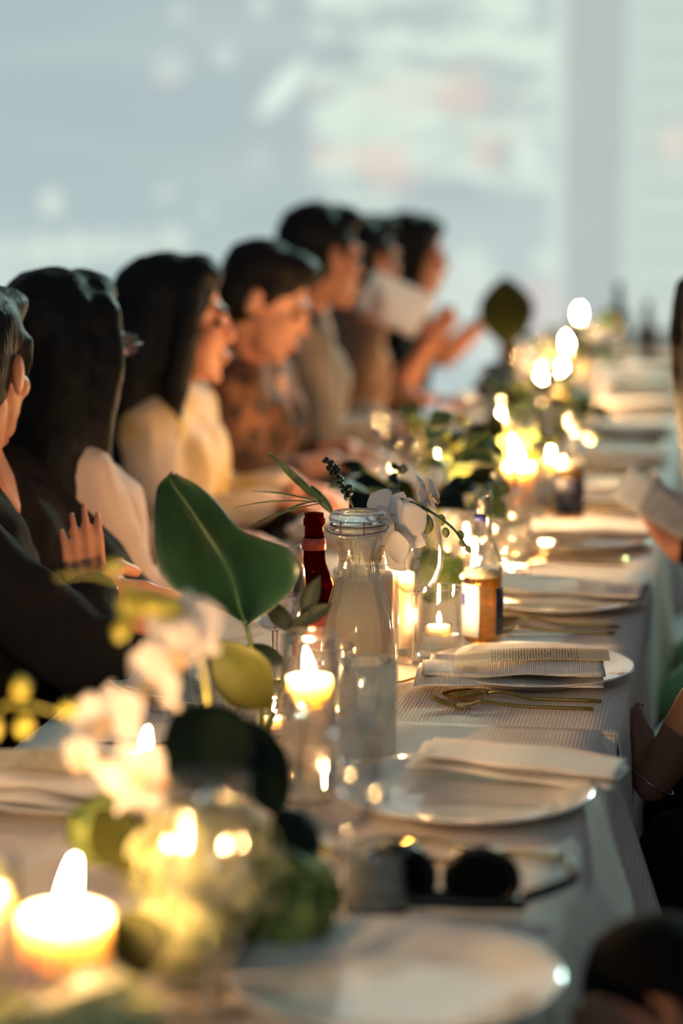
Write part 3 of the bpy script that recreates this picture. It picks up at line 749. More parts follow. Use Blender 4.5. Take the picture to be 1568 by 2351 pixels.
def hand(B, wrist, d, n, curl=0.5, side=1, s=1.0, spread=0.06):
    # wrist point, d = along the hand, n = back-of-hand normal; fingers bend away from n
    d = Vector(d).normalized(); n = Vector(n); n = (n - d * n.dot(d)).normalized(); x = d.cross(n) * side
    w = Vector(wrist)
    K = []
    for k, off in enumerate((-0.030, -0.010, 0.010, 0.029)):
        kn = w + d * (0.088 - 0.006 * abs(k - 1)) * s + x * off * s
        B.cap(w + x * off * 0.6 * s + d * 0.012 * s, 0.013 * s, kn, 0.0105 * s); K.append(kn)
    L = (0.042, 0.047, 0.044, 0.034)
    for k, kn in enumerate(K):
        a = 0.0; p = kn
        for j, f in enumerate((1.0, 0.62, 0.48)):
            a += curl * (0.7 if j == 0 else 1.0)
            dd = (d * math.cos(a) - n * math.sin(a) + x * spread * (k - 1.5)).normalized()
            q = p + dd * L[k] * f * s
            B.cap(p, (0.0088 - 0.0010 * j) * s, q, (0.0080 - 0.0011 * j) * s); p = q
    t0 = w + d * 0.022 * s - x * 0.030 * s; t1 = t0 + (d * 0.7 - x * 0.75 - n * 0.25).normalized() * 0.040 * s
    t2 = t1 + (d * 0.95 - x * 0.15 - n * 0.3 * (1 + curl)).normalized() * 0.032 * s
    B.cap(w + d * 0.005 * s, 0.015 * s, t0, 0.015 * s); B.cap(t0, 0.015 * s, t1, 0.0115 * s); B.cap(t1, 0.0112 * s, t2, 0.0085 * s)
def person(label, loc, rotz, head, head_yaw=0.0, head_pitch=0.0, head_roll=0.0, lean=0.0, arms=None, build=1.0, top='jacket', bottom='trousers', skin='skin', hair='hair',
           style='short', sleeves='long', voxel=0.0065, neckline=0.0, skirt=False, legs=None, hs=1.0, hair_len=0.38, hair_lean=0.0, wrinkle=0.012, collar=None):
    # local frame: +Y the way the person faces, +X the person's right hand, origin on the floor under the hips
    t = thing('person', label, 'person', loc, rotz)
    inv = (Matrix.Translation(Vector(loc)) @ Matrix.Rotation(rotz, 4, 'Z')).inverted()
    H = inv @ Vector(head)                       # head centre (between the ears)
    seat = 0.52
    dz = H.z - 1.15
    def tor(x, y, z):
        k = (z - seat) / (1.0 - seat)
        return Vector((x * build + H.x * 0.55 * max(0, k), y + (H.y - 0.02) * 0.85 * max(0, k) ** 1.0, z + dz * max(0, min(1, k))))
    neck = tor(0, -0.01, 1.0)
    hm = Matrix.Translation(H) @ Matrix.Rotation(head_yaw, 4, 'Z') @ Matrix.Rotation(head_pitch, 4, 'X') @ Matrix.Rotation(head_roll, 4, 'Y') @ Matrix.Scale(hs, 4)
    hp = lambda x, y, z: hm @ Vector((x, y, z))
    B = Blob()
    # head
    B.ell((0, -0.012, 0.030), (0.073, 0.092, 0.083), mw=hm); B.ell((0, 0.034, -0.030), (0.056, 0.056, 0.076), mw=hm)
    B.ell((0, 0.042, -0.076), (0.043, 0.044, 0.034), mw=hm); B.ell((0, 0.074, -0.099), (0.018, 0.016, 0.014), mw=hm)
    for s in (-1, 1):
        B.ell((s * 0.037, 0.056, -0.022), (0.022, 0.024, 0.022), mw=hm)
        B.ell((s * 0.075, -0.006, -0.004), (0.008, 0.019, 0.031), rot=Matrix.Rotation(s * 0.25, 3, 'Z'), mw=hm)
        B.ell((s * 0.010, 0.096, -0.029), (0.008, 0.009, 0.008), mw=hm)
    B.cap(hp(-0.03, 0.079, 0.022), 0.011 * hs, hp(0.03, 0.079, 0.022), 0.011 * hs)
    B.cap(hp(0, 0.084, 0.016), 0.008 * hs, hp(0, 0.102, -0.025), 0.0100 * hs)
    B.ell((0, 0.088, -0.056), (0.024, 0.014, 0.008), mw=hm); B.ell((0, 0.087, -0.069), (0.020, 0.013, 0.008), mw=hm)
    B.cap(hp(0, -0.018, -0.05), 0.052 * build, neck + Vector((0, 0, 0.02)), 0.055 * build); B.cap(neck + Vector((0, 0, .02)), 0.055 * build, neck - Vector((0, 0, .05)), 0.08 * build)
    # trunk
    B.ell(tor(0, 0.0, 0.53), (0.165 * build, 0.115, 0.10)); B.cap(tor(-0.05, 0, 0.58), 0.11 * build, tor(-0.04, 0.005, 0.74), 0.10 * build); B.cap(tor(0.05, 0, 0.58), 0.11 * build, tor(0.04, 0.005, 0.74), 0.10 * build)
    B.cap(tor(-0.06, 0.005, 0.74), 0.10 * build, tor(-0.075, 0.01, 0.87), 0.10 * build); B.cap(tor(0.06, 0.005, 0.74), 0.10 * build, tor(0.075, 0.01, 0.87), 0.10 * build)
    SH_ = {s: tor(s * 0.165, -0.005, 0.955) for s in (-1, 1)}
    B.cap(SH_[-1], 0.055, SH_[1], 0.055); B.cap(neck, 0.058, SH_[-1] + Vector((0.03, 0, 0.0)), 0.05); B.cap(neck, 0.058, SH_[1] - Vector((0.03, 0, 0)), 0.05)
    # legs
    lg = legs or {}
    legpts = {}
    for s in (-1, 1):
        hip = Vector((s * 0.09, 0.02, 0.505)); kn = Vector(lg.get(('knee', s), (s * 0.115, 0.42, 0.515))); an = Vector(lg.get(('ankle', s), (s * 0.115, 0.40, 0.095)))
        toe = an + Vector((0, 0.15, -0.055)); legpts[s] = (hip, kn, an, toe)
        B.cap(hip, 0.085, kn, 0.058); B.cap(kn, 0.056, kn.lerp(an, 0.35), 0.054); B.cap(kn.lerp(an, 0.35), 0.054, an, 0.037); B.cap(an - Vector((0, 0.02, 0.04)), 0.038, toe, 0.032)
    # arms
    armpts = {}
    for s in (-1, 1):
        a = (arms or {}).get(s)
        if a is None:
            el = tor(s * 0.23, 0.05, 0.755); wr = Vector((s * 0.12, 0.255, 0.795)); hd = Vector((-s * 0.45, 1, -0.12)); hn = Vector((0, 0, 1)); cu = 0.35
        else:
            el, wr = inv @ Vector(a[0]), inv @ Vector(a[1])
            hd = inv.to_3x3() @ Vector(a[2]); hn = inv.to_3x3() @ Vector(a[3]); cu = a[4]
        armpts[s] = (SH_[s], el, wr)
        B.cap(SH_[s], 0.053 * build, SH_[s].lerp(el, 0.45), 0.046 * build); B.cap(SH_[s].lerp(el, 0.45), 0.046 * build, el, 0.038 * build)
        B.cap(el, 0.039 * build, el.lerp(wr, 0.3), 0.040 * build); B.cap(el.lerp(wr, 0.3), 0.040 * build, wr, 0.026 * build)
        hand(B, wr, hd, hn, cu, s, (a[5] if a and len(a) > 5 else 0.96) * build, a[6] if a and len(a) > 6 else 0.03)
    body = obj('body', B.build(voxel, 3), skin, t)
    # face details
    for s in (-1, 1):
        obj('eye', lathe([(0, -0.0075), (0.008, -0.0055), (0.0105, 0), (0.008, 0.0055), (0, 0.0075)], 10), 'eye', t, mw=hm @ Matrix.Translation((s * 0.030, 0.0765, 0.002)))
        obj('eyebrow', tube([(s * 0.014, 0.090, 0.018), (s * 0.030, 0.089, 0.024), (s * 0.046, 0.076, 0.018)], [0.003, 0.0036, 0.002], 6, 6), hair, t, mw=hm)
    obj('lips', tube([(-0.022, 0.092, -0.063), (-0.008, 0.0985, -0.061), (0.008, 0.0985, -0.061), (0.022, 0.092, -0.063)], [0.002, 0.0048, 0.002], 8, 8), 'lip', t, mw=hm)
    # hair
    Hh = Blob()
    Hh.ell((0, -0.022, 0.046), (0.084, 0.096, 0.081), mw=hm); Hh.ell((0, -0.045, 0.0), (0.082, 0.072, 0.085), mw=hm)
    Hh.ell((0, 0.030, 0.085), (0.062, 0.052, 0.040), mw=hm)
    if style == 'short':
        Hh.ell((0, -0.055, -0.045), (0.062, 0.045, 0.045), mw=hm)
        for s in (-1, 1): Hh.cap(hp(s * 0.074, 0.018, 0.04), 0.013, hp(s * 0.074, 0.02, 0.0), 0.008)
        Hh.ell((0.01, 0.052, 0.096), (0.05, 0.036, 0.026), mw=hm)
    else:
        Hh.ell((0, -0.026, 0.036), (0.092, 0.102, 0.090), mw=hm)
        dn = Vector((0, 0, -1)); bk = (hm.to_3x3() @ Vector((0, -1, 0))); bk.z = 0; bk.normalize()
        rt_ = hm.to_3x3() @ Vector((1, 0, 0)); rt_.z = 0; rt_.normalize()
        base = hp(0, -0.045, 0.0)
        for s in (-1.0, -0.4, 0.4, 1.0):
            p0 = base + rt_ * s * 0.045
            p1 = p0 + dn * hair_len * .45 + bk * (0.045 + 0.02 * (1 - abs(s))) + rt_ * s * 0.022
            p2 = p0 + dn * hair_len * .8 + bk * 0.05 + rt_ * (s * 0.03 + hair_lean)
            p3 = p0 + dn * hair_len * (1.05 - 0.1 * abs(s)) + bk * 0.045 + rt_ * (s * 0.045 + hair_lean * 1.6)
            Hh.chain([p0, p1, p2, p3], [0.058, 0.052, 0.030, 0.007])
        for s in (-1, 1):
            Hh.chain([hp(s * 0.062, 0.020, 0.06), hp(s * 0.080, 0.018, -0.02), hp(s * 0.074, -0.005, -0.02) + dn * 0.10, hp(s * 0.07, -0.02, 0) + dn * hair_len * .75], [0.030, 0.028, 0.032, 0.012])
    obj('hair', Hh.build(0.0075, 5, 0.005, 0.03), hair, t)
    # upper garment
    C = Blob(); g = 0.013
    C.cap(tor(-0.06, 0, 0.56), 0.118 * build, tor(-0.05, 0.005, 0.74), 0.108 * build); C.cap(tor(0.06, 0, 0.56), 0.118 * build, tor(0.05, 0.005, 0.74), 0.108 * build)
    C.cap(tor(-0.055, 0.005, 0.74), 0.11 * build, tor(-0.075, 0.012, 0.87), 0.112 * build); C.cap(tor(0.055, 0.005, 0.74), 0.11 * build, tor(0.075, 0.012, 0.87), 0.112 * build)
    C.cap(SH_[-1], 0.068, SH_[1], 0.068)
    for s in (-1, 1): C.cap(neck - Vector((0, 0, 0.02 + neckline)), 0.07, SH_[s] - Vector((s * .03, 0, 0)), 0.062)
    if collar: C.cap(neck + Vector((0, -0.012, -0.01)), 0.072, neck + Vector((0, -0.015, 0.025)), 0.066)
    for s in (-1, 1):
        a, e, w_ = armpts[s]
        if sleeves == 'none': continue
        C.cap(a, 0.068 * build, a.lerp(e, 0.5), 0.060 * build)
        if sleeves == 'short': C.cap(a.lerp(e, 0.5), 0.060 * build, a.lerp(e, 0.68), 0.060 * build); continue
        C.cap(a.lerp(e, 0.5), 0.060 * build, e, 0.052 * build)
        k = 0.90 if sleeves == 'long' else 0.55
        C.cap(e, 0.053 * build, e.lerp(w_, k), 0.040 * build)
    obj('top_garment', C.build(0.0085, 5, wrinkle, 0.07), top, t)
    # lower garment
    D = Blob()
    D.ell(tor(0, 0.0, 0.525), (0.18 * build, 0.128, 0.098))
    for s in (-1, 1):
        hip, kn, an, toe = legpts[s]
        D.cap(hip, 0.097, hip.lerp(kn, 1.0), 0.072)
        if not skirt: D.cap(kn, 0.069, kn.lerp(an, 0.93), 0.052)
    if skirt:
        D.cap(legpts[-1][0].lerp(legpts[-1][1], .5), 0.085, legpts[1][0].lerp(legpts[1][1], .5), 0.085); D.cap(legpts[-1][0].lerp(legpts[-1][1], .84), 0.072, legpts[1][0].lerp(legpts[1][1], .84), 0.072)
    obj('bottom_garment', D.build(0.009, 4, 0.008, 0.07), bottom, t)
    for s in (-1, 1):
        hip, kn, an, toe = legpts[s]
        S = Blob(); S.cap(an - Vector((0, 0.03, 0.035)), 0.048, an + Vector((0, 0.03, -0.03)), 0.046); S.cap(an + Vector((0, 0.03, -0.035)), 0.046, toe, 0.040)
        obj('shoe', S.build(0.009, 3), 'frame_black', t)
    t['_arm'] = 0; del t['_arm']
    return t, armpts, inv
LEFTROT, RIGHTROT = R(-90), R(90)

# guests along the far-from-camera side (they face +X, over the table)
man1_head = at(-62, 850, 3.18)
# dark jacket, arms folded: fingers of one hand over the other sleeve
p_el_r = at(215, 1520, 2.99); p_wr_r = at(200, 1372, 3.07)
p_el_l = at(330, 1440, 3.42); p_wr_l = at(204, 1405, 3.20)
person('person in a charcoal jacket with folded arms, cut off by the picture edge', (-1.10, 3.10, 0), LEFTROT, man1_head, head_yaw=R(80), head_pitch=R(-4),
       arms={1: (p_el_r, p_wr_r, (0.75, 0.55, -0.25), (0.1, -0.75, 0.6), 0.25), -1: (p_el_l, p_wr_l, (-0.05, -0.1, 0.95), (0.35, -0.9, 0.1), 0.15, 0.72, 0.02)},
       build=1.14, top='jacket', skin='skin', hair='hair', style='short', voxel=0.0042, collar=True, wrinkle=0.022)
w2_head = at(150, 800, 3.52)
person('person in a blush pink blouse turned away, beside the charcoal jacket', (-1.055, 3.60, 0), R(-62), w2_head, head_yaw=R(27), head_pitch=R(-3),
       build=1.02, top='blush', skin='skin2', hair='hair', style='long', hair_len=0.50, hs=1.02, wrinkle=0.014)
w3_head = at(405, 735, 4.32)
person('person in profile wearing a yellow and white printed blouse', (-1.13, 4.36, 0), LEFTROT, w3_head, head_yaw=R(14), head_pitch=R(-4),
       build=0.94, top='patch', skin='skin', hair='hair', style='long', hair_len=0.33, hs=1.05)
m4_head = at(608, 690, 4.92)
person('person looking down, in a brown and black printed shirt', (-1.12, 4.98, 0), LEFTROT, m4_head, head_yaw=R(0), head_pitch=R(-24), head_roll=R(0),
       build=1.02, top='brownshirt', skin='skin2', hair='hair2', style='short', sleeves='mid', hs=1.05, collar=True)
p5_head = at(738, 590, 5.55)
person('person in a loose grey beige top beyond the brown printed shirt', (-1.12, 5.60, 0), R(-75), p5_head, head_yaw=R(25), head_pitch=R(-6),
       build=1.0, top='greytop', skin='skin', hair='hair', style='short', hs=1.08)
p6_head = at(838, 600, 6.15)
p6_w = at(860, 760, 5.98)
person('person in a taupe top holding up a white sheet of paper', (-1.10, 6.20, 0), R(-70), p6_head, head_yaw=R(25),
       arms={1: (at(830, 850, 5.95), p6_w, (0.3, 0.2, 0.9), (0.2, -0.9, 0.2), 0.5)},
       build=0.95, top='browntop', skin='skin', hair='hair', style='short', hs=1.05)
p7_head = at(948, 585, 6.75)
person('person in a short-sleeved black dress with bare forearms, last in the row', (-1.06, 6.82, 0), LEFTROT, p7_head, head_yaw=R(5), head_pitch=R(-10),
       arms={1: (at(905, 915, 6.55), at(985, 790, 6.55), (0.5, 0.1, 0.8), (0, -1, 0.2), 0.6), -1: (at(1020, 820, 6.9), at(1100, 745, 6.95), (0.9, 0.1, 0.3), (0, 0, 1), 0.6)},
       build=0.94, top='blackdress', bottom='blackdress', skin='skin', hair='hair2', style='long', hair_len=0.24, sleeves='short', hs=1.03)
# guests along the photographer's side, nearly out of the picture (they face -X)
r2_w = at(1560, 1262, 3.86)
person('person in black leaning over the table edge holding a printed sheet', (0.38, 4.02, 0), RIGHTROT, Vector((-0.005, 4.10, 1.16)), head_yaw=R(-70), head_pitch=R(-12),
       arms={-1: (Vector((0.22, 3.80, 0.80)), r2_w, (-0.4, -0.05, 0.75), (0.2, -0.9, 0.3), 0.55)},
       build=0.94, top='blackdress', bottom='whiteskirt', skirt=True, skin='skin', hair='hair2', style='long', hair_len=0.42, hs=1.03)
r1_w = at(1497, 1800, 2.93)
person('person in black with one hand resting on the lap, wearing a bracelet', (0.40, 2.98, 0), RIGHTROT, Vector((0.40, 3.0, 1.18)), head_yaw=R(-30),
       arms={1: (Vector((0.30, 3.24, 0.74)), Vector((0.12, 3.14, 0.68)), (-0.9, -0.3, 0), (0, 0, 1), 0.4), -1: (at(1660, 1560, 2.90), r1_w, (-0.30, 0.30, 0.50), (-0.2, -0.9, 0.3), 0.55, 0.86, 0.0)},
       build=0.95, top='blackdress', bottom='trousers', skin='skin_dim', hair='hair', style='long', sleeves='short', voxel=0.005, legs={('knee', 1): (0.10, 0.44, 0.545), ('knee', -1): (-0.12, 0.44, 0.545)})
r0_k = at(1515, 2275, 1.93); r0_l = (Matrix.Translation((0.40, 1.82, 0)) @ Matrix.Rotation(RIGHTROT, 4, 'Z')).inverted() @ r0_k
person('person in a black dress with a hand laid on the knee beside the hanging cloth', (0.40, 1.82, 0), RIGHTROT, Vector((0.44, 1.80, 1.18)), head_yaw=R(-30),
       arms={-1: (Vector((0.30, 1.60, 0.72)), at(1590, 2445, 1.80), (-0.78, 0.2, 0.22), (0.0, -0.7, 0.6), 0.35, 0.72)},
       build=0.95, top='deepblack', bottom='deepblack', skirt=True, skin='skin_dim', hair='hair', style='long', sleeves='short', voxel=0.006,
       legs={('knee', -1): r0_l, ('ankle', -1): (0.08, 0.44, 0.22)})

def bench(x, y0, y1, label):
    t = thing('bench', label, 'bench', (x, (y0 + y1) / 2, 0))
    L = y1 - y0
    for i in range(3): obj('plank', box(0.115, L, 0.03, (-0.12 + 0.12 * i, 0, 0.375)), 'black_wood', t, smooth=False)
    for i in range(4):
        for s in (-1, 1): obj('leg', box(0.05, 0.05, 0.36, (s * 0.13, -L / 2 + 0.2 + i * (L - 0.4) / 3, 0.18)), 'black_wood', t, smooth=False)
bench(-1.12, 2.7, 7.3, 'long black bench under the guests facing the table')
bench(0.36, 1.7, 4.5, 'black bench under the guests by the hanging tablecloth')

# ------------------------------------------------------------------ place settings
ORD = ['first', 'second', 'third', 'fourth', 'fifth', 'sixth', 'seventh', 'eighth', 'ninth', 'tenth', 'eleventh', 'twelfth']
XP, XQ = -0.262, -0.672       # plate centres, photographer's side / guests' side
plate(-0.262, 1.775, 'bare white dinner plate nearest the camera, in front of the sunglasses')
plate(-0.272, 2.355, 'bare white dinner plate beside the rumpled napkin, behind the sunglasses')
plate(-0.256, 2.985, 'white dinner plate with folded napkin and menu card, behind gold fork and spoon')
plate(-0.262, 3.50, 'white dinner plate directly beyond the sharp plate with the menu card')
plate(-0.266, 4.10, 'white dinner plate below the hand-held printed sheet')
far_r = [4.70, 5.30, 5.90, 6.5, 7.1, 7.7, 8.3]
for i, y in enumerate(far_r):
    plate(-0.27, y, ORD[i] + ' blurred dinner plate beyond the one below the printed sheet', 'blurred dinner plates receding along the table edge')
plate(-0.695, 2.32, 'white dinner plate under a thick folded napkin at the picture edge')
plate(-0.660, 2.84, 'white dinner plate in front of the person with folded arms')
far_l = [3.5, 4.1, 4.72, 5.35, 5.95, 6.55, 7.15, 7.75]
for i, y in enumerate(far_l):
    plate(XQ, y, ORD[i] + ' plate of the guests row, counted from the one past the folded arms', 'dinner plates before the seated row of guests')
PT = TZ + 0.0285
napkin(-0.275, 2.915, TZ + 0.012, R(5), 'ribbed white napkin folded in layers on the sharp plate', 0)
card((-0.250, 2.930, TZ + 0.0395), (R(3), R(2), R(-84)), 'cream menu card lying on the folded napkin of the sharp plate')
napkin(-0.222, 2.435, TZ + 0.0155, R(-7), 'rumpled white napkin slipping off the far rim of the bare plate', 1, None, (0, R(2))).scale = (0.95, 0.72, 0.8)
napkin(-0.240, 3.51, TZ + 0.012, R(-3), 'folded napkin on the plate beyond the sharp plate', 2)
napkin(-0.250, 4.11, TZ + 0.012, R(6), 'folded napkin on the plate below the hand-held sheet', 1)
for i, y in enumerate(far_r):
    napkin(-0.262, y, TZ + 0.012, R((-5, 4, 2, -3, 6, 0, 3)[i]), 'folded napkin on the ' + ORD[i] + ' blurred plate past the printed sheet', i, 'folded napkins on the blurred receding plates')
napkin(-0.715, 2.285, TZ + 0.012, R(-9), 'thick folded napkin on the plate at the picture edge', 2)
card((-0.700, 2.30, TZ + 0.0385), (R(3), R(5), R(-101)), 'menu card on the thick folded napkin at the picture edge')
napkin(-0.640, 2.83, TZ + 0.012, R(5), 'folded napkin on the plate before the person with folded arms', 0)
for i, y in enumerate(far_l):
    napkin(XQ, y, TZ + 0.012, R((5, -4, 2, 3, -6, 0, 3, 5)[i]), 'folded napkin on the ' + ORD[i] + ' plate of the guests row past the folded arms', i, 'folded napkins before the seated row of guests')
# gold cutlery: bowls point to the middle of the table
spoon(-0.256, 2.835, R(3), 'gold spoon lying next to the gold fork in front of the sharp plate')
fork(-0.264, 2.790, R(3.5), 'gold fork lying nearest in front of the sharp plate')
spoon(-0.425, 2.905, R(62), 'small gold spoon lying between the carafe and the sharp plate', None, 0.62)
spoon(-0.258, 3.325, R(2), 'gold spoon on the cloth just beyond the sharp plate')
fork(-0.262, 3.275, R(2), 'gold fork on the cloth just beyond the sharp plate')
spoon(-0.270, 3.92, R(3), 'gold spoon between the two blurred plates past the beer bottle'); fork(-0.272, 3.87, R(2), 'gold fork between the two blurred plates past the beer bottle')
spoon(-0.255, 2.165, R(-2), 'gold spoon lying behind the black sunglasses'); fork(-0.30, 2.13, R(-2), 'gold fork lying behind the black sunglasses')
for i, y in enumerate((4.50, 5.10, 5.70)):
    spoon(-0.268, y, R(2), 'gold spoon before the ' + ORD[i] + ' blurred plate past the printed sheet', 'gold spoons of the receding place settings')
    fork(-0.268, y - 0.045, R(2), 'gold fork before the ' + ORD[i] + ' blurred plate past the printed sheet', 'gold forks of the receding place settings')
fork(-0.66, 2.52, R(182), 'gold fork between the two plates on the guests side')

# ------------------------------------------------------------------ carafe
def carafe():
    b = on(822, 1607)
    t = thing('water_carafe', 'glass water carafe with wire-clipped glass lid in the middle of the table', 'carafe', (b.x, b.y, TZ))
    out = [(0.040, 0.0), (0.046, 0.002), (0.0485, 0.008), (0.0485, 0.05), (0.0472, 0.08), (0.0440, 0.105), (0.0385, 0.128), (0.0320, 0.150), (0.0272, 0.168), (0.0252, 0.182), (0.0262, 0.196), (0.0302, 0.210), (0.0340, 0.218)]
    wl = 0.0035
    inn = [(r - wl, z) for r, z in reversed(out[2:])]
    obj('glass_body', lathe([(0, 0.004)] + out + inn + [(0.040, 0.009), (0, 0.010)], 56), 'carafeglass', t)
    obj('neck_rim', lathe([(0.0335, 0.2165), (0.0372, 0.218), (0.0378, 0.2225), (0.0372, 0.2265), (0.0335, 0.2275), (0.030, 0.2265), (0.030, 0.218)], 48, True), 'thick', t)
    obj('rubber_seal', lathe([(0.0345, 0.2282), (0.0362, 0.2282), (0.0362, 0.2296), (0.0345, 0.2296)], 40, True), 'rubber', t)
    obj('lid', lathe([(0, 0.2305), (0.0350, 0.2302), (0.0372, 0.2325), (0.0375, 0.2375), (0.0360, 0.2415), (0.0335, 0.2440), (0.0305, 0.2448), (0.0285, 0.2425), (0.0, 0.2405)], 48), 'thick', t)
    wire = tube([(0.0392 * math.cos(a), 0.0392 * math.sin(a), 0.2225 + 0.003 * math.sin(a + 0.5)) for a in [2 * math.pi * k / 40 for k in range(41)]], 0.00075, 6, cap=False)
    obj('wire_clip', wire, 'rubber', t)
    for a in (R(-115), R(-70)):
        c_, s_ = math.cos(a), math.sin(a)
        obj('clip_arm', tube([(0.0392 * c_, 0.0392 * s_, 0.219), (0.0395 * c_, 0.0395 * s_, 0.228), (0.0385 * c_, 0.0385 * s_, 0.236)], 0.0008, 6), 'rubber', t)
    wi = wl + 0.0006
    obj('water', lathe([(0, 0.0108), (0.042, 0.0112)] + [(r - wi, z) for r, z in out[3:8]] + [(0.0320 - wi, 0.150), (0.0310 - wi, 0.1535), (0, 0.1535)], 52), 'cloudy', t)
    return t
carafe()

# ------------------------------------------------------------------ candles and holders
def candle_glass(px, py, r, h, cr, ch, label_g, label_c, lit=True, s=1.0, tilt=(0, 0), group_g=None, group_c=None, xy=None):
    b = Vector((xy[0], xy[1], T0)) if xy else on(px, py)
    glass_cup('candle_cylinder', b.x, b.y, r, h, label_g, group=group_g, cat='candle holder')
    pillar(b.x, b.y, cr, ch, label_c, lit, TZ + 0.0095, s, tilt, group=group_c)
# focus zone
candle_glass(852, 1570, 0.0365, 0.165, 0.0285, 0.140, 'tall glass cylinder around the pillar candle just behind the carafe', 'ivory pillar candle in the glass cylinder just behind the carafe', False)
candle_glass(912, 1500, 0.030, 0.150, 0.0235, 0.105, 'narrow glass cylinder behind the small spoon, left of the tumbler', 'lit ivory candle in the narrow cylinder beside the tumbler', True, 0.9)
b = on(1007, 1508)
glass_cup('votive_tumbler', b.x, b.y, 0.0325, 0.098, 'clear tumbler with a glowing tealight, beside the amber beer bottle', water=0.030, base=0.012, cat='candle holder')
def tealight(x, y, z, label, group=None, r=0.019):
    t = thing('tealight', label, 'candle', (x, y, z), 0, group)
    obj('cup', lathe([(0, 0), (r, 0), (r + 0.0004, 0.015), (r - 0.0004, 0.015), (r - 0.0006, 0.001), (0, 0.001)], 28), 'wineglass', t)
    obj('wax', lathe([(0, 0.0012), (r - 0.001, 0.0012), (r - 0.001, 0.0125), (0, 0.0115)], 28), 'wax', t)
    flame(t, 0.0115, (0, 0), 0.5); return t
tealight(b.x, b.y, TZ + 0.0308, 'tealight floating inside the tumbler beside the amber beer bottle')
b = on(712, 1838)
glass_cup('floating_candle_vase', b.x, b.y, 0.030, 0.182, 'tall water-filled glass with the floating candle, in front of the carafe', water=0.118, base=0.012, cat='candle holder')
floating(b.x, b.y, TZ + 0.126, 0.0252, 'lit floating candle in the tall water-filled glass')
b = on(806, 1548); glass_cup('votive_cup', b.x, b.y, 0.022, 0.050, 'small added votive cup lighting the carafe from behind', cat='candle holder'); tealight(b.x, b.y, TZ + 0.0095, 'added tealight hidden behind the carafe', None, 0.017)  # cup and tealight added out of sight to warm the carafe
b = on(748, 1700)
glass_cup('candle_cylinder', b.x, b.y, 0.034, 0.115, 'short glass cylinder between the floating candle and the carafe', cat='candle holder')
pillar(b.x, b.y, 0.026, 0.060, 'low ivory candle in the short cylinder between floating candle and carafe', False, TZ + 0.0095)
b = on(842, 1750)
glass_cup('water_tumbler', b.x, b.y, 0.0345, 0.118, 'straight tumbler half full of water, in front of the carafe', water=0.070, base=0.012, mat='thick')
b = on(630, 1690)
glass_cup('votive_cup', b.x, b.y, 0.022, 0.050, 'small amber glowing votive cup beside the floating candle', cat='candle holder'); tealight(b.x, b.y, TZ + 0.0095, 'tealight in the small votive cup beside the floating candle', None, 0.017)
# foreground
b = at(152, 2350, 1.72); pillar(b.x, b.y, 0.0345, 0.118, 'thick ivory pillar candle burning large in the front corner', True, None, 0.85, (R(-8), R(10)), stretch=1.5)
b = on(-48, 2300); candle_glass(0, 0, 0.036, 0.12, 0.027, 0.085, 'glass cylinder cut by the picture edge, beside the thick pillar candle', 'candle in the glass cylinder cut by the picture edge', True, 0.7, (0, 0), xy=(b.x, b.y))
b = at(335, 2010, 2.22); pillar(b.x, b.y, 0.026, 0.113, 'lit ivory candle behind the drooping white orchid', True, None, 0.75, (0, R(8)))
# far
b = on(1190, 1212); candle_glass(0, 0, 0.047, 0.100, 0.030, 0.112, 'wide low glass around the tall-flamed candle past the orchid', 'blurred candle with a tall leaning flame past the orchid', True, 1.75, (R(0), R(-16)), xy=(b.x, b.y))
b = on(1070, 1300); glass_cup('votive_cup', b.x, b.y, 0.03, 0.07, 'votive cup glowing behind the orchid buds', cat='candle holder'); tealight(b.x, b.y, TZ + 0.0095, 'tealight in the votive cup behind the orchid buds')
b = on(1090, 1335); glass_cup('votive_cup', b.x, b.y, 0.03, 0.07, 'votive cup glowing just left of the beer bottle neck', cat='candle holder'); tealight(b.x, b.y, TZ + 0.0095, 'tealight in the cup just left of the beer bottle neck')
G1, G2 = 'blurred glass candle cylinders down the table', 'blurred lit candles down the table'
for i, (x, y, r, h, cr, ch) in enumerate([(-0.37, 4.72, 0.032, 0.12, 0.024, 0.07), (-0.47, 5.0, 0.035, 0.12, 0.026, 0.07), (-0.53, 5.25, 0.035, 0.15, 0.026, 0.09), (-0.44, 5.75, 0.035, 0.17, 0.026, 0.12),
                                      (-0.60, 5.95, 0.035, 0.12, 0.026, 0.07), (-0.52, 6.25, 0.035, 0.14, 0.026, 0.09), (-0.43, 6.75, 0.035, 0.19, 0.026, 0.13), (-0.46, 7.35, 0.035, 0.15, 0.026, 0.10)]):
    candle_glass(0, 0, r, h, cr, ch, ORD[i] + ' blurred candle cylinder beyond the candle with the tall leaning flame', 'lit candle in the ' + ORD[i] + ' blurred cylinder beyond the tall leaning flame', True, 0.7, (0, 0), G1, G2, (x, y))
def taper(x, y, h, label):
    t = thing('taper_candle', label, 'candle', (x, y, TZ))
    obj('holder', lathe([(0, 0), (0.035, 0), (0.035, 0.004), (0.010, 0.009), (0.007, 0.03), (0.012, 0.04), (0.014, 0.058), (0.0105, 0.058), (0.010, 0.045), (0, 0.045)], 28), 'wineglass', t)
    obj('wax', lathe([(0, 0.046), (0.0095, 0.046), (0.008, h), (0, h + 0.001)], 20), 'wax', t)
    flame(t, h, (0, 0), 1.25)
for px, py, d, lab in [(1330, 712, 7.9, 'tallest far taper candle, its flame a large bright disc'), (1301, 778, 7.3, 'far taper candle just below the tallest bright disc'),
                       (1290, 872, 6.4, 'far taper candle low in the column of lights')]:
    p = at(px, py + 8, d); taper(p.x, p.y, max(0.10, p.z - TZ - 0.022), lab)

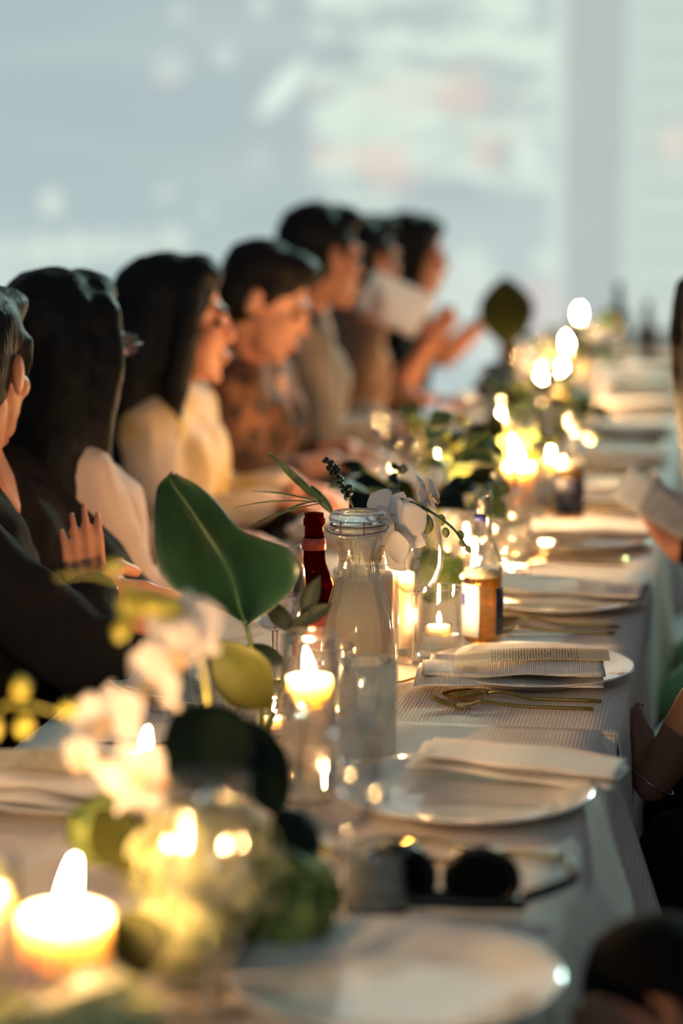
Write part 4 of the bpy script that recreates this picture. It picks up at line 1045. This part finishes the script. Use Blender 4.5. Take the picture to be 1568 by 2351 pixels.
# ------------------------------------------------------------------ bottles and glasses
b = on(1106, 1482); beer_bottle(b.x, b.y, 'clear beer bottle half full of amber beer, behind the sharp plate', R(4), 0.100, 'glass')
b = on(1306, 1205); beer_bottle(b.x, b.y, 'blurred beer bottle with a dark navy label past the sharp plate', 0, 0.11, 'glass', labels='navy')
b = on(722, 1560); beer_bottle(b.x, b.y, 'brown glass beer bottle with red neck label behind the carafe', 0, 0, 'brownglass', None, labels='red')
b = on(872, 1215); beer_bottle(b.x, b.y, 'slim clear bottle catching candlelight before the seated guests', 0, 0.08, 'glass', labels='clear')
b = on(1484, 838); beer_bottle(b.x, b.y, 'brown bottle standing at the far end of the table', 0, 0, 'brownglass', None, labels='none')
b = on(1418, 850); beer_bottle(b.x, b.y, 'dark green wine bottle near the far end of the table', 0, 0, 'greenglass', None, r=0.037, h=0.30, labels='none')
b = on(1168, 905); beer_bottle(b.x, b.y, 'brown bottle in front of the far upright leaf', 0, 0, 'brownglass', None, h=0.25, r=0.033, labels='none')
b = on(632, 1615); wine_glass(b.x, b.y, 'wine glass with a little water between the large leaf and brown bottle', 1.0, None, 1)
b = on(950, 1520); wine_glass(b.x, b.y, 'wine glass behind the orchid, left of the tealight tumbler', 1.0)
b = on(775, 2150); wine_glass(b.x, b.y, 'wine glass standing in front of the bare plate and sunglasses', 0.98)
b = on(455, 1640); glass_cup('water_tumbler', b.x, b.y, 0.036, 0.085, 'empty ribless tumbler beside the plate of the person with folded arms', base=0.012, mat='thick')
b = on(530, 1660); glass_cup('water_tumbler', b.x, b.y, 0.036, 0.09, 'tumbler between the orchid and the floating candle', base=0.012, mat='thick')
b = on(864, 2098); glass_cup('water_tumbler', b.x, b.y, 0.030, 0.062, 'short thick tumbler standing in front of the sunglasses', base=0.012, mat='thick')
b = on(480, 2330); wine_glass(b.x, b.y, 'wine glass blurred in front of the pale hydrangea', 0.95)
GW = 'blurred wine glasses down the table'
for i, (x, y) in enumerate([(-0.40, 3.88), (-0.56, 4.05), (-0.39, 4.45), (-0.58, 4.75), (-0.40, 5.4), (-0.57, 5.5), (-0.39, 6.0), (-0.56, 6.3), (-0.38, 6.9), (-0.55, 7.0), (-0.38, 7.6)]):
    wine_glass(x, y, ORD[i] + ' blurred wine glass down the table, counted from the carafe', 1.0, GW)
GT = 'blurred water tumblers down the table'
for i, (x, y) in enumerate([(-0.36, 3.78), (-0.45, 4.05), (-0.35, 4.62), (-0.52, 5.0), (-0.36, 5.65), (-0.50, 6.5), (-0.37, 7.2), (-0.34, 7.9)]):
    glass_cup('water_tumbler', x, y, 0.034, 0.10, ORD[i] + ' blurred water tumbler down the table, counted from the carafe', water=0.06, base=0.012, group=GT, seg=32)

# ------------------------------------------------------------------ flowers: middle arrangement
b = on(805, 1500); V1 = Vector((b.x, b.y, TZ)); vase(V1.x, V1.y, 0.036, 0.12, 'small clear vase of greenery hidden behind the carafe')
dV = 3.15
def st(pts): return [at(*p) for p in pts]
t = thing('orchid_spray', 'sharp white orchid spray with drooping green buds above the wine glass', 'flower', V1)
path = st([(822, 1240, 3.10), (850, 1165, 3.02), (905, 1145, 2.98), (960, 1160, 2.96), (1000, 1182, 2.95), (1040, 1213, 2.94), (1064, 1246, 2.93), (1080, 1262, 2.93)])
pp = [Vector((0, 0, 0.012))] + rel(t, path)
obj('stem', tube(pp, [0.0022, 0.0020, 0.0018, 0.0013], 8, 40), 'stem', t)
cf = (CP - at(900, 1200, 2.95)).normalized()
for (px, py, d, off, s, roll) in [(912, 1214, 2.945, (-0.35, 0, 0.05), 1.0, 0.15), (880, 1258, 2.93, (-0.6, 0, -0.25), 0.95, -0.2), (935, 1222, 2.97, (0.5, 0.1, -0.1), 0.85, 0.3), (898, 1176, 2.965, (-0.1, 0, 0.5), 0.85, -0.4), (982, 1140, 2.98, (1.6, 0.5, 0.4), 0.75, 0.1)]:
    p = rel(t, [at(px, py, d)])[0]
    orchid_flower(t, p, cf + Vector(off), (0, 0, 1), s, roll)
for px, py, d, dr, s in [(975, 1180, 2.945, (0.15, 0, -1), 1.25), (1012, 1180, 2.95, (0.1, 0, -1), 0.72), (1022, 1210, 2.945, (0.1, 0, -1), 0.66), (1054, 1217, 2.94, (0.35, 0, -1), 0.6), (1056, 1240, 2.935, (0.5, 0, -0.7), 0.5), (1070, 1252, 2.93, (0.5, 0, -0.9), 0.5)]:
    put_bud(t, rel(t, [at(px, py, d)])[0], dr, s)
leaves = []
leafy_stem(V1, st([(800, 1235, 3.12), (765, 1180, 3.10), (735, 1150, 3.08)]), [(0.98, 0.10, 0.010, at(640, 1062, 3.06) - at(735, 1150, 3.08), cf, 0.3, 0.10), (0.95, 0.13, 0.007, at(560, 1170, 3.04) - at(735, 1150, 3.08), (0, 0, 1), 0.3, 0.22),
           (0.92, 0.12, 0.006, at(575, 1120, 3.06) - at(735, 1145, 3.08), (0, 0, 1), 0.3, 0.2), (0.97, 0.095, 0.006, at(620, 1145, 3.0) - at(735, 1150, 3.08), (0, 0, 1), 0.3, 0.25), (0.9, 0.11, 0.008, at(640, 1125, 3.1) - at(740, 1160, 3.08), (0, 0, 1), 0.3, 0.15), (0.7, 0.05, 0.012, at(735, 1120, 3.1) - at(790, 1190, 3.1), cf, 0.3, 0.1)],
           'paleleaf', 'spray of arching grass blades to one side of the carafe lid', 'grass', 'grass_spray')
def berry_sprig(base, pts, label, n=22, seed=3, s=0.5):
    rnd = random.Random(seed); t = thing('berry_sprig', label, 'foliage', base)
    q = spline([Vector((0, 0, 0.012))] + rel(t, pts), 40)
    obj('stem', tube(q, [0.0018, 0.001], 6), 'stem', t)
    for i in range(n):
        p = q[40 - int(i * 22 / n)]; a = rnd.uniform(0, 6.28)
        d = Vector((math.cos(a), math.sin(a), rnd.uniform(0.0, 0.7)))
        put_bud(t, p, d, s * rnd.uniform(0.7, 1.1), 'berry', 'berry')
    return t
berry_sprig(V1, st([(818, 1220, 3.08), (800, 1140, 3.04), (775, 1095, 3.02), (748, 1058, 3.02)]), 'dark berry sprig rising behind the carafe lid')
berry_sprig(V1, st([(850, 1230, 3.2), (885, 1160, 3.3), (905, 1120, 3.36), (915, 1075, 3.4)]), 'dark berry sprig rising beside the white orchid', 16, 5, 0.7)
leafy_stem(V1, st([(835, 1230, 3.16), (850, 1180, 3.18)]), [(0.95, 0.055, 0.045, at(905, 1140, 3.2) - at(850, 1180, 3.18), cf, 0.2, 0.1), (0.9, 0.05, 0.035, at(820, 1130, 3.2) - at(850, 1180, 3.18), cf, 0.2, 0.1)], 'darkleaf', 'small dark leaves just behind the carafe lid and orchid')
# the big folded leaf, a single leaf lofted edge - midrib - edge
def big_leaf():
    base = on(600, 1745); base.z = TZ
    t = thing('broad_leaf', 'single large folded deep green leaf standing up left of the carafe', 'leaf', base)
    rows = [((560, 1432), (566, 1434), (572, 1432)), ((505, 1398), (552, 1402), (640, 1386)), ((425, 1368), (540, 1352), (687, 1322)), ((372, 1325), (524, 1308), (668, 1262)), ((356, 1262), (498, 1262), (610, 1240)),
            ((354, 1195), (468, 1215), (548, 1212)), ((356, 1145), (436, 1168), (500, 1155)), ((364, 1112), (408, 1125), (452, 1112)), ((392, 1086), (396, 1088), (402, 1087))]
    dl = [2.66, 2.63, 2.60, 2.585, 2.58, 2.585, 2.60, 2.625, 2.64]; dm = [2.66, 2.67, 2.68, 2.69, 2.695, 2.69, 2.68, 2.665, 2.64]; dr = [2.66, 2.63, 2.60, 2.60, 2.61, 2.62, 2.635, 2.645, 2.64]
    Lp = spline([at(*r[0], d) for r, d in zip(rows, dl)], 28); Mp = spline([at(*r[1], d) for r, d in zip(rows, dm)], 28); Rp = spline([at(*r[2], d) for r, d in zip(rows, dr)], 28)
    o0 = Vector(base)
    def f(u, v):
        i = int(round(u * 28)); l, m, r = Lp[i], Mp[i], Rp[i]
        s = v * 2 - 1
        k = abs(s); e = l if s < 0 else r
        p = m.lerp(e, k); bul = 4 * k * (1 - k)
        return p - o0 + (FW * 0.012 + UP * 0.004) * bul * (1 if s < 0 else -0.3)
    obj('blade', grid(f, 28, 12, 0.0007), 'leaf', t)
    obj('midrib', tube([m - o0 - FW * 0.0008 for m in Mp], [0.0034, 0.0026, 0.0006], 6), 'midrib', t)
    obj('stalk', tube([Mp[0] - o0, at(585, 1520, 2.66) - o0, at(600, 1620, 2.64) - o0, Vector((0, 0, 0.012))], [0.0028, 0.003], 8, 16), 'stem', t)
    return t
b = on(600, 1745); vase(b.x, b.y, 0.030, 0.085, 'small clear vase holding the large green leaf')
big_leaf()
VB = Vector((b.x, b.y, TZ))
leafy_stem(VB, st([(640, 1600, 2.66), (660, 1480, 2.66), (700, 1400, 2.66)]), [(0.7, 0.05, 0.02, (0.5, 0, 0.8), cf, 0.2, 0.1), (0.8, 0.05, 0.022, (-0.6, 0, 0.6), cf, 0.2, 0.1), (0.9, 0.045, 0.02, (0.7, 0, 0.4), cf, 0.2, 0.1), (0.99, 0.05, 0.02, (0.4, 0, 0.9), cf, 0.2, 0.1), (0.55, 0.05, 0.022, (-0.7, 0, 0.3), cf, 0.2, 0.1)],
           'darkleaf', 'dark sprig of small leaves crossing the shoulder of the carafe')
# olive leaf seen edge to tip below the big leaf (a broad one)
def plain_leaf(base, px0, d0, px1, d1, W, mat, label, n=None, fold=0.2, curl=0.05, peak=0.5):
    t = thing('broad_leaf', label, 'leaf', base)
    p0, p1 = at(*px0, d0), at(*px1, d1)
    q0, q1 = rel(t, [p0, p1])
    obj('blade', leaf_mesh((q1 - q0).length, W, peak, fold, curl, 0.0007, 16, 8, 0.02), mat, t, mw=along(q0, q1 - q0, n or (CP - p0)))
    obj('stalk', tube([Vector((0, 0, 0.012)), q0 * 0.6, q0], [0.003, 0.002], 8, 10), 'stem', t)
    return t
plain_leaf(VB, (620, 1625), 2.55, (490, 1475), 2.50, 0.065, 'oliveleaf', 'broad olive yellow leaf lit by the floating candle')

# ------------------------------------------------------------------ flowers: front arrangement
b = on(455, 2255); V2 = Vector((b.x, b.y, TZ)); vase(V2.x, V2.y, 0.042, 0.095, 'round clear vase under the hydrangeas in the foreground')
hydrangea(at(475, 1990, 1.93), V2, 0.066, 190, 1, 'hyd', 'large pale yellow-green hydrangea head in the foreground')
hydrangea(at(655, 2070, 1.98), V2, 0.048, 120, 2, 'hydg', 'darker green hydrangea head next to the short tumbler')
hydrangea(at(420, 2140, 1.86), V2, 0.040, 90, 6, 'hyd', 'small pale hydrangea head low on the round vase')
b3 = on(150, 2420); V3 = Vector((b3.x, b3.y, TZ)); vase(V3.x, V3.y, 0.036, 0.06, 'low clear vase below the thick pillar candle')
hydrangea(at(235, 2370, 1.62), V3, 0.044, 110, 3, 'hyd', 'pale green hydrangea at the bottom edge below the pillar candle')
hydrangea(at(70, 2400, 1.60), V3, 0.038, 90, 4, 'hyd', 'pale hydrangea in the bottom corner below the pillar candle')
hydrangea(at(255, 1905, 2.05), V2, 0.038, 90, 8, 'hydg', 'olive hydrangea head behind the pillar candle flame')
plain_leaf(V2, (560, 1830), 2.05, (400, 1620), 2.12, 0.088, 'darkleaf', 'broad dark leaf above the pale hydrangea')
plain_leaf(V2, (650, 1880), 2.10, (545, 1640), 2.18, 0.055, 'darkleaf', 'dark leaf standing beside the floating candle glass', None, 0.3)
plain_leaf(V2, (620, 1960), 2.0, (730, 1880), 2.05, 0.055, 'darkleaf', 'rounded dark leaf beside the green hydrangea')
plain_leaf(V2, (330, 2010), 1.9, (215, 1850), 1.95, 0.05, 'oliveleaf', 'olive leaf behind the thick pillar candle')
plain_leaf(V3, (330, 2250), 1.7, (300, 2080), 1.75, 0.05, 'oliveleaf', 'golden olive leaf between the pillar candle and hydrangea')
t = thing('orchid_spray', 'blurred white orchid spray drooping over the front arrangement', 'flower', V2)
path = st([(440, 1960, 2.10), (480, 1690, 2.26), (450, 1480, 2.10), (340, 1370, 2.0), (220, 1320, 1.97), (130, 1325, 1.95)])
obj('stem', tube([Vector((0, 0, 0.012))] + rel(t, path), [0.0024, 0.002, 0.0018], 8, 40), 'stemlight', t)
for (px, py, d, off, s, roll) in [(425, 1445, 1.99, (-0.3, 0, 0.1), 0.85, 0.1), (395, 1500, 1.97, (0.4, 0, -0.3), 0.75, 0.5), (355, 1565, 2.0, (-0.7, 0.2, -0.3), 0.8, -0.2), (250, 1655, 1.98, (-0.4, 0, 0.2), 0.85, 0.2), (190, 1740, 1.97, (-0.9, 0, -0.4), 0.6, 0.2), (310, 1775, 1.96, (0.3, 0, -0.2), 0.7, 0.4), (325, 1860, 1.95, (0.6, 0, -0.4), 0.55, 0.2)]:
    orchid_flower(t, rel(t, [at(px, py, d)])[0], cf + Vector(off), (0, 0, 1), s, roll)
for px, py, d, dr, s in [(300, 1350, 1.99, (-0.1, 0, -1), 1.5), (292, 1420, 1.98, (-0.3, 0, -0.6), 1.1), (345, 1350, 2.0, (-0.3, 0, -1), 1.2), (240, 1300, 1.97, (0.9, 0, 0.1), 0.9), (335, 1385, 1.99, (0.8, 0, -0.1), 1.6)]:
    put_bud(t, rel(t, [at(px, py, d)])[0], dr, s, 'yellowbud')
t = thing('bud_spray', 'spray of round yellow-green buds over the dark lap at the picture edge', 'flower', V3)
path = st([(60, 2150, 1.75), (-60, 1850, 1.85), (-10, 1640, 1.9), (60, 1620, 1.92), (150, 1640, 1.93)])
obj('stem', tube([Vector((0, 0, 0.012))] + rel(t, path), [0.0022, 0.0012], 8, 30), 'stemlight', t)
for px, py, d, dr in [(48, 1605, 1.91, (0, 0, 1)), (135, 1640, 1.93, (0.5, 0, 0.3)), (60, 1640, 1.92, (-0.2, 0, -1)), (-8, 1650, 1.9, (-0.4, 0, -1))]:
    put_bud(t, rel(t, [at(px, py, d)])[0], dr, 0.95, 'yellowbud')

# ------------------------------------------------------------------ flowers: blurred arrangements down the table
def far_arrangement(x, y, seed, where, n=8, hgt=0.22, mats=('paleleaf', 'oliveleaf', 'darkleaf')):
    rnd = random.Random(seed); b = Vector((x, y, TZ)); vase(x, y, 0.04, 0.10, 'clear vase of leafy stems ' + where)
    for i in range(n):
        a = i / n * 6.283 + rnd.uniform(-.4, .4); rr = rnd.uniform(0.05, 0.15); h = rnd.uniform(0.5, 1.0) * hgt
        tip = b + Vector((math.cos(a) * rr, math.sin(a) * rr, h)); mid = b + Vector((math.cos(a) * rr * .35, math.sin(a) * rr * .35, h * .7))
        lv = []
        for k in range(5):
            d = Vector((math.cos(a + rnd.uniform(-1.2, 1.2)), math.sin(a + rnd.uniform(-1.2, 1.2)), rnd.uniform(-.2, .7)))
            lv.append((rnd.uniform(0.55, 0.99), rnd.uniform(0.04, 0.08), rnd.uniform(0.02, 0.045), d, (rnd.uniform(-.5, .5), -0.6, 0.7), 0.25, 0.2))
        w_ = {'paleleaf': 'pale variegated', 'oliveleaf': 'olive', 'darkleaf': 'dark green'}[mats[i % len(mats)]]
        leafy_stem(b, [mid, tip], lv, mats[i % len(mats)], w_ + ' leafy stem in the vase ' + where, 'foliage', 'leaf_stem', 'stemlight', group=w_ + ' stems in the vase ' + where)
far_arrangement(-0.50, 3.72, 11, 'beyond the carafe and orchid', 10, 0.26)
far_arrangement(-0.49, 4.40, 12, 'beside the candle with the tall flame', 12, 0.22, ('paleleaf', 'oliveleaf'))
far_arrangement(-0.42, 5.25, 16, 'just past the tall flame', 10, 0.20, ('oliveleaf', 'paleleaf'))
far_arrangement(-0.52, 5.60, 13, 'before the guest with the paper', 9, 0.22)
far_arrangement(-0.46, 6.45, 14, 'in front of the far taper candles', 8, 0.22)
far_arrangement(-0.48, 7.55, 15, 'near the far end of the table', 7, 0.24)
V4 = Vector((-0.50, 3.72, TZ))
hydrangea(at(1000, 1320, 3.55), on(1000, 1385), 0.045, 160, 21, 'hydg', 'dark green hydrangea behind the wine glass and orchid buds')
b = on(1165, 880); VF = Vector((b.x, b.y, TZ))
plain_leaf(VF, (1165, 800), 6.7, (1160, 632), 6.75, 0.165, 'oliveleaf', 'upright dark olive leaf above the far brown bottle', None, 0.15, 0.03)

# ------------------------------------------------------------------ sunglasses, papers, small accessories
def sunglasses():
    b = on(1010, 2092)
    t = thing('sunglasses', 'black sunglasses lying upside down between two bare plates', 'sunglasses', (b.x, b.y, TZ), R(2)); t.scale = (1.12,) * 3
    def lens_out(s, k=1.0):
        pts = []
        for i in range(28):
            a = 2 * math.pi * i / 28
            x = math.cos(a) * 0.0285; z = math.sin(a) * 0.0235
            if z < -0.004: z = -0.004 - (-(z + 0.004)) * 0.95; x *= 1.0 + 0.12 * min(1, -z / 0.02)
            pts.append((s * 0.034 + x * k, 0.0012 * math.cos(a) * s, 0.0285 + z * k))
        return pts
    for s in (-1, 1):
        o_ = lens_out(s)
        obj('rim', tube(o_ + [o_[0]], 0.0042, 8, cap=False), 'frame_black', t)
        n = len(o_); c = (s * 0.034, -0.001, 0.0285)
        vs = [(x, y - 0.0008, z) for x, y, z in o_] + [(x, y + 0.0008, z) for x, y, z in o_]
        obj('lens', mesh(vs, [tuple(range(n)), tuple(reversed(range(n, 2 * n)))] + [(i, (i + 1) % n, n + (i + 1) % n, n + i) for i in range(n)]), 'lens_black', t, smooth=False)
        obj('temple', tube([(s * 0.068, 0.002, 0.012), (s * 0.074, 0.02, 0.010), (s * 0.078, 0.08, 0.006), (s * 0.070, 0.135, 0.006)] if s < 0 else [(0.068, 0.002, 0.012), (0.076, 0.006, 0.014), (0.108, 0.03, 0.022), (0.100, 0.055, 0.03)], [0.0055, 0.005, 0.0035], 8, 14), 'frame_black', t)
    obj('bridge', tube([(-0.010, 0, 0.016), (0, 0, 0.013), (0.010, 0, 0.016)], 0.0042, 8, 8), 'frame_black', t)
    obj('brow_bar', tube([(-0.070, 0.002, 0.0072), (-0.03, 0, 0.0062), (0, 0, 0.0066), (0.03, 0, 0.0062), (0.070, 0.002, 0.0072)], 0.0062, 8, 12), 'frame_black', t)
sunglasses()
# printed sheet held by the person at the table edge: long axis on +Y
pA, pB = at(1450, 1120, 3.84), at(1585, 1200, 3.84)
sh = obj('printed_sheet', grid(lambda u, v: ((u - .5) * 0.066, (v - .5) * 0.16, 0.003 * math.sin(3 * v)), 4, 8, 0.0005), 'menu_grey', None, mw=along((pA + pB) / 2, pB - pA, CP - pA))
tag(sh, 'grey-white printed sheet held up by the person over the table', 'paper')
pA, pB = at(825, 660, 6.0), at(985, 735, 5.9)
sh = obj('paper_sheet', grid(lambda u, v: ((u - .5) * 0.125, (v - .5) * 0.20, 0.006 * math.sin(3 * v) + 0.004 * math.cos(4 * u)), 6, 8, 0.0006), 'paper', None, mw=along((pA + pB) / 2, pB - pA, (CP - pA).normalized() + Vector((0, 0, 0.3))))
tag(sh, 'blank white sheet held up by a guest far along the row', 'paper')
def ring_on(name, c, axis, r, rad, mat, label, cat, extra=None):
    m = along(c, axis) @ Matrix.Rotation(R(-90), 4, 'X')
    t = thing(name, label, cat, c); t.matrix_world = m
    obj('band', tube([(r * math.cos(a), r * math.sin(a), 0) for a in [2 * math.pi * k / 30 for k in range(31)]], rad, 8, cap=False), mat, t)
    return t
ring_on('bracelet', r1_w + Vector((0.002, 0, 0.004)), at(1660, 1560, 2.90) - r1_w, 0.0295, 0.0012, 'steel', 'thin silver bracelet on the wrist resting in the lap', 'bracelet')
wt = ring_on('wrist_watch', p_wr_r, p_wr_r - p_el_r, 0.036, 0.005, 'watch_strap', 'black wrist watch on the arm of the person with folded arms', 'watch')
obj('watch_face', lathe([(0, 0), (0.014, 0), (0.015, 0.004), (0.013, 0.006), (0, 0.006)], 24), 'steel', wt, loc=(0, 0, 0)).matrix_local = Matrix.Translation((0.0, 0, 0)) @ Matrix.Rotation(R(90), 4, 'Y') @ Matrix.Translation((0, 0, 0.036))
def glasses(hm_loc, rotz, hy):
    t = thing('eyeglasses', 'thin dark eyeglasses on the person in the blush blouse', 'eyeglasses', hm_loc, rotz + hy)
    for s in (-1, 1):
        obj('rim', tube([(s * 0.032 + 0.022 * math.cos(a), 0.104 - 0.004 * math.cos(a) * s, 0.002 + 0.018 * math.sin(a)) for a in [2 * math.pi * k / 20 for k in range(21)]], 0.0016, 6, cap=False), 'frame_black', t)
        obj('lens', lathe([(0, 0), (0.021, 0), (0.021, 0.0008), (0, 0.0008)], 20), 'wineglass', t, mw=Matrix.Translation((s * 0.032, 0.104, 0.002)) @ Matrix.Rotation(R(90), 4, 'X') @ Matrix.Scale(0.85, 4, (0, 1, 0)))
        obj('temple', tube([(s * 0.055, 0.101, 0.006), (s * 0.078, 0.09, 0.007), (s * 0.082, 0.0, 0.004)], 0.0016, 6), 'frame_black', t)
    obj('bridge', tube([(-0.010, 0.106, 0.004), (0, 0.108, 0.007), (0.010, 0.106, 0.004)], 0.0014, 6), 'frame_black', t)
glasses(w2_head, R(-62), R(27))
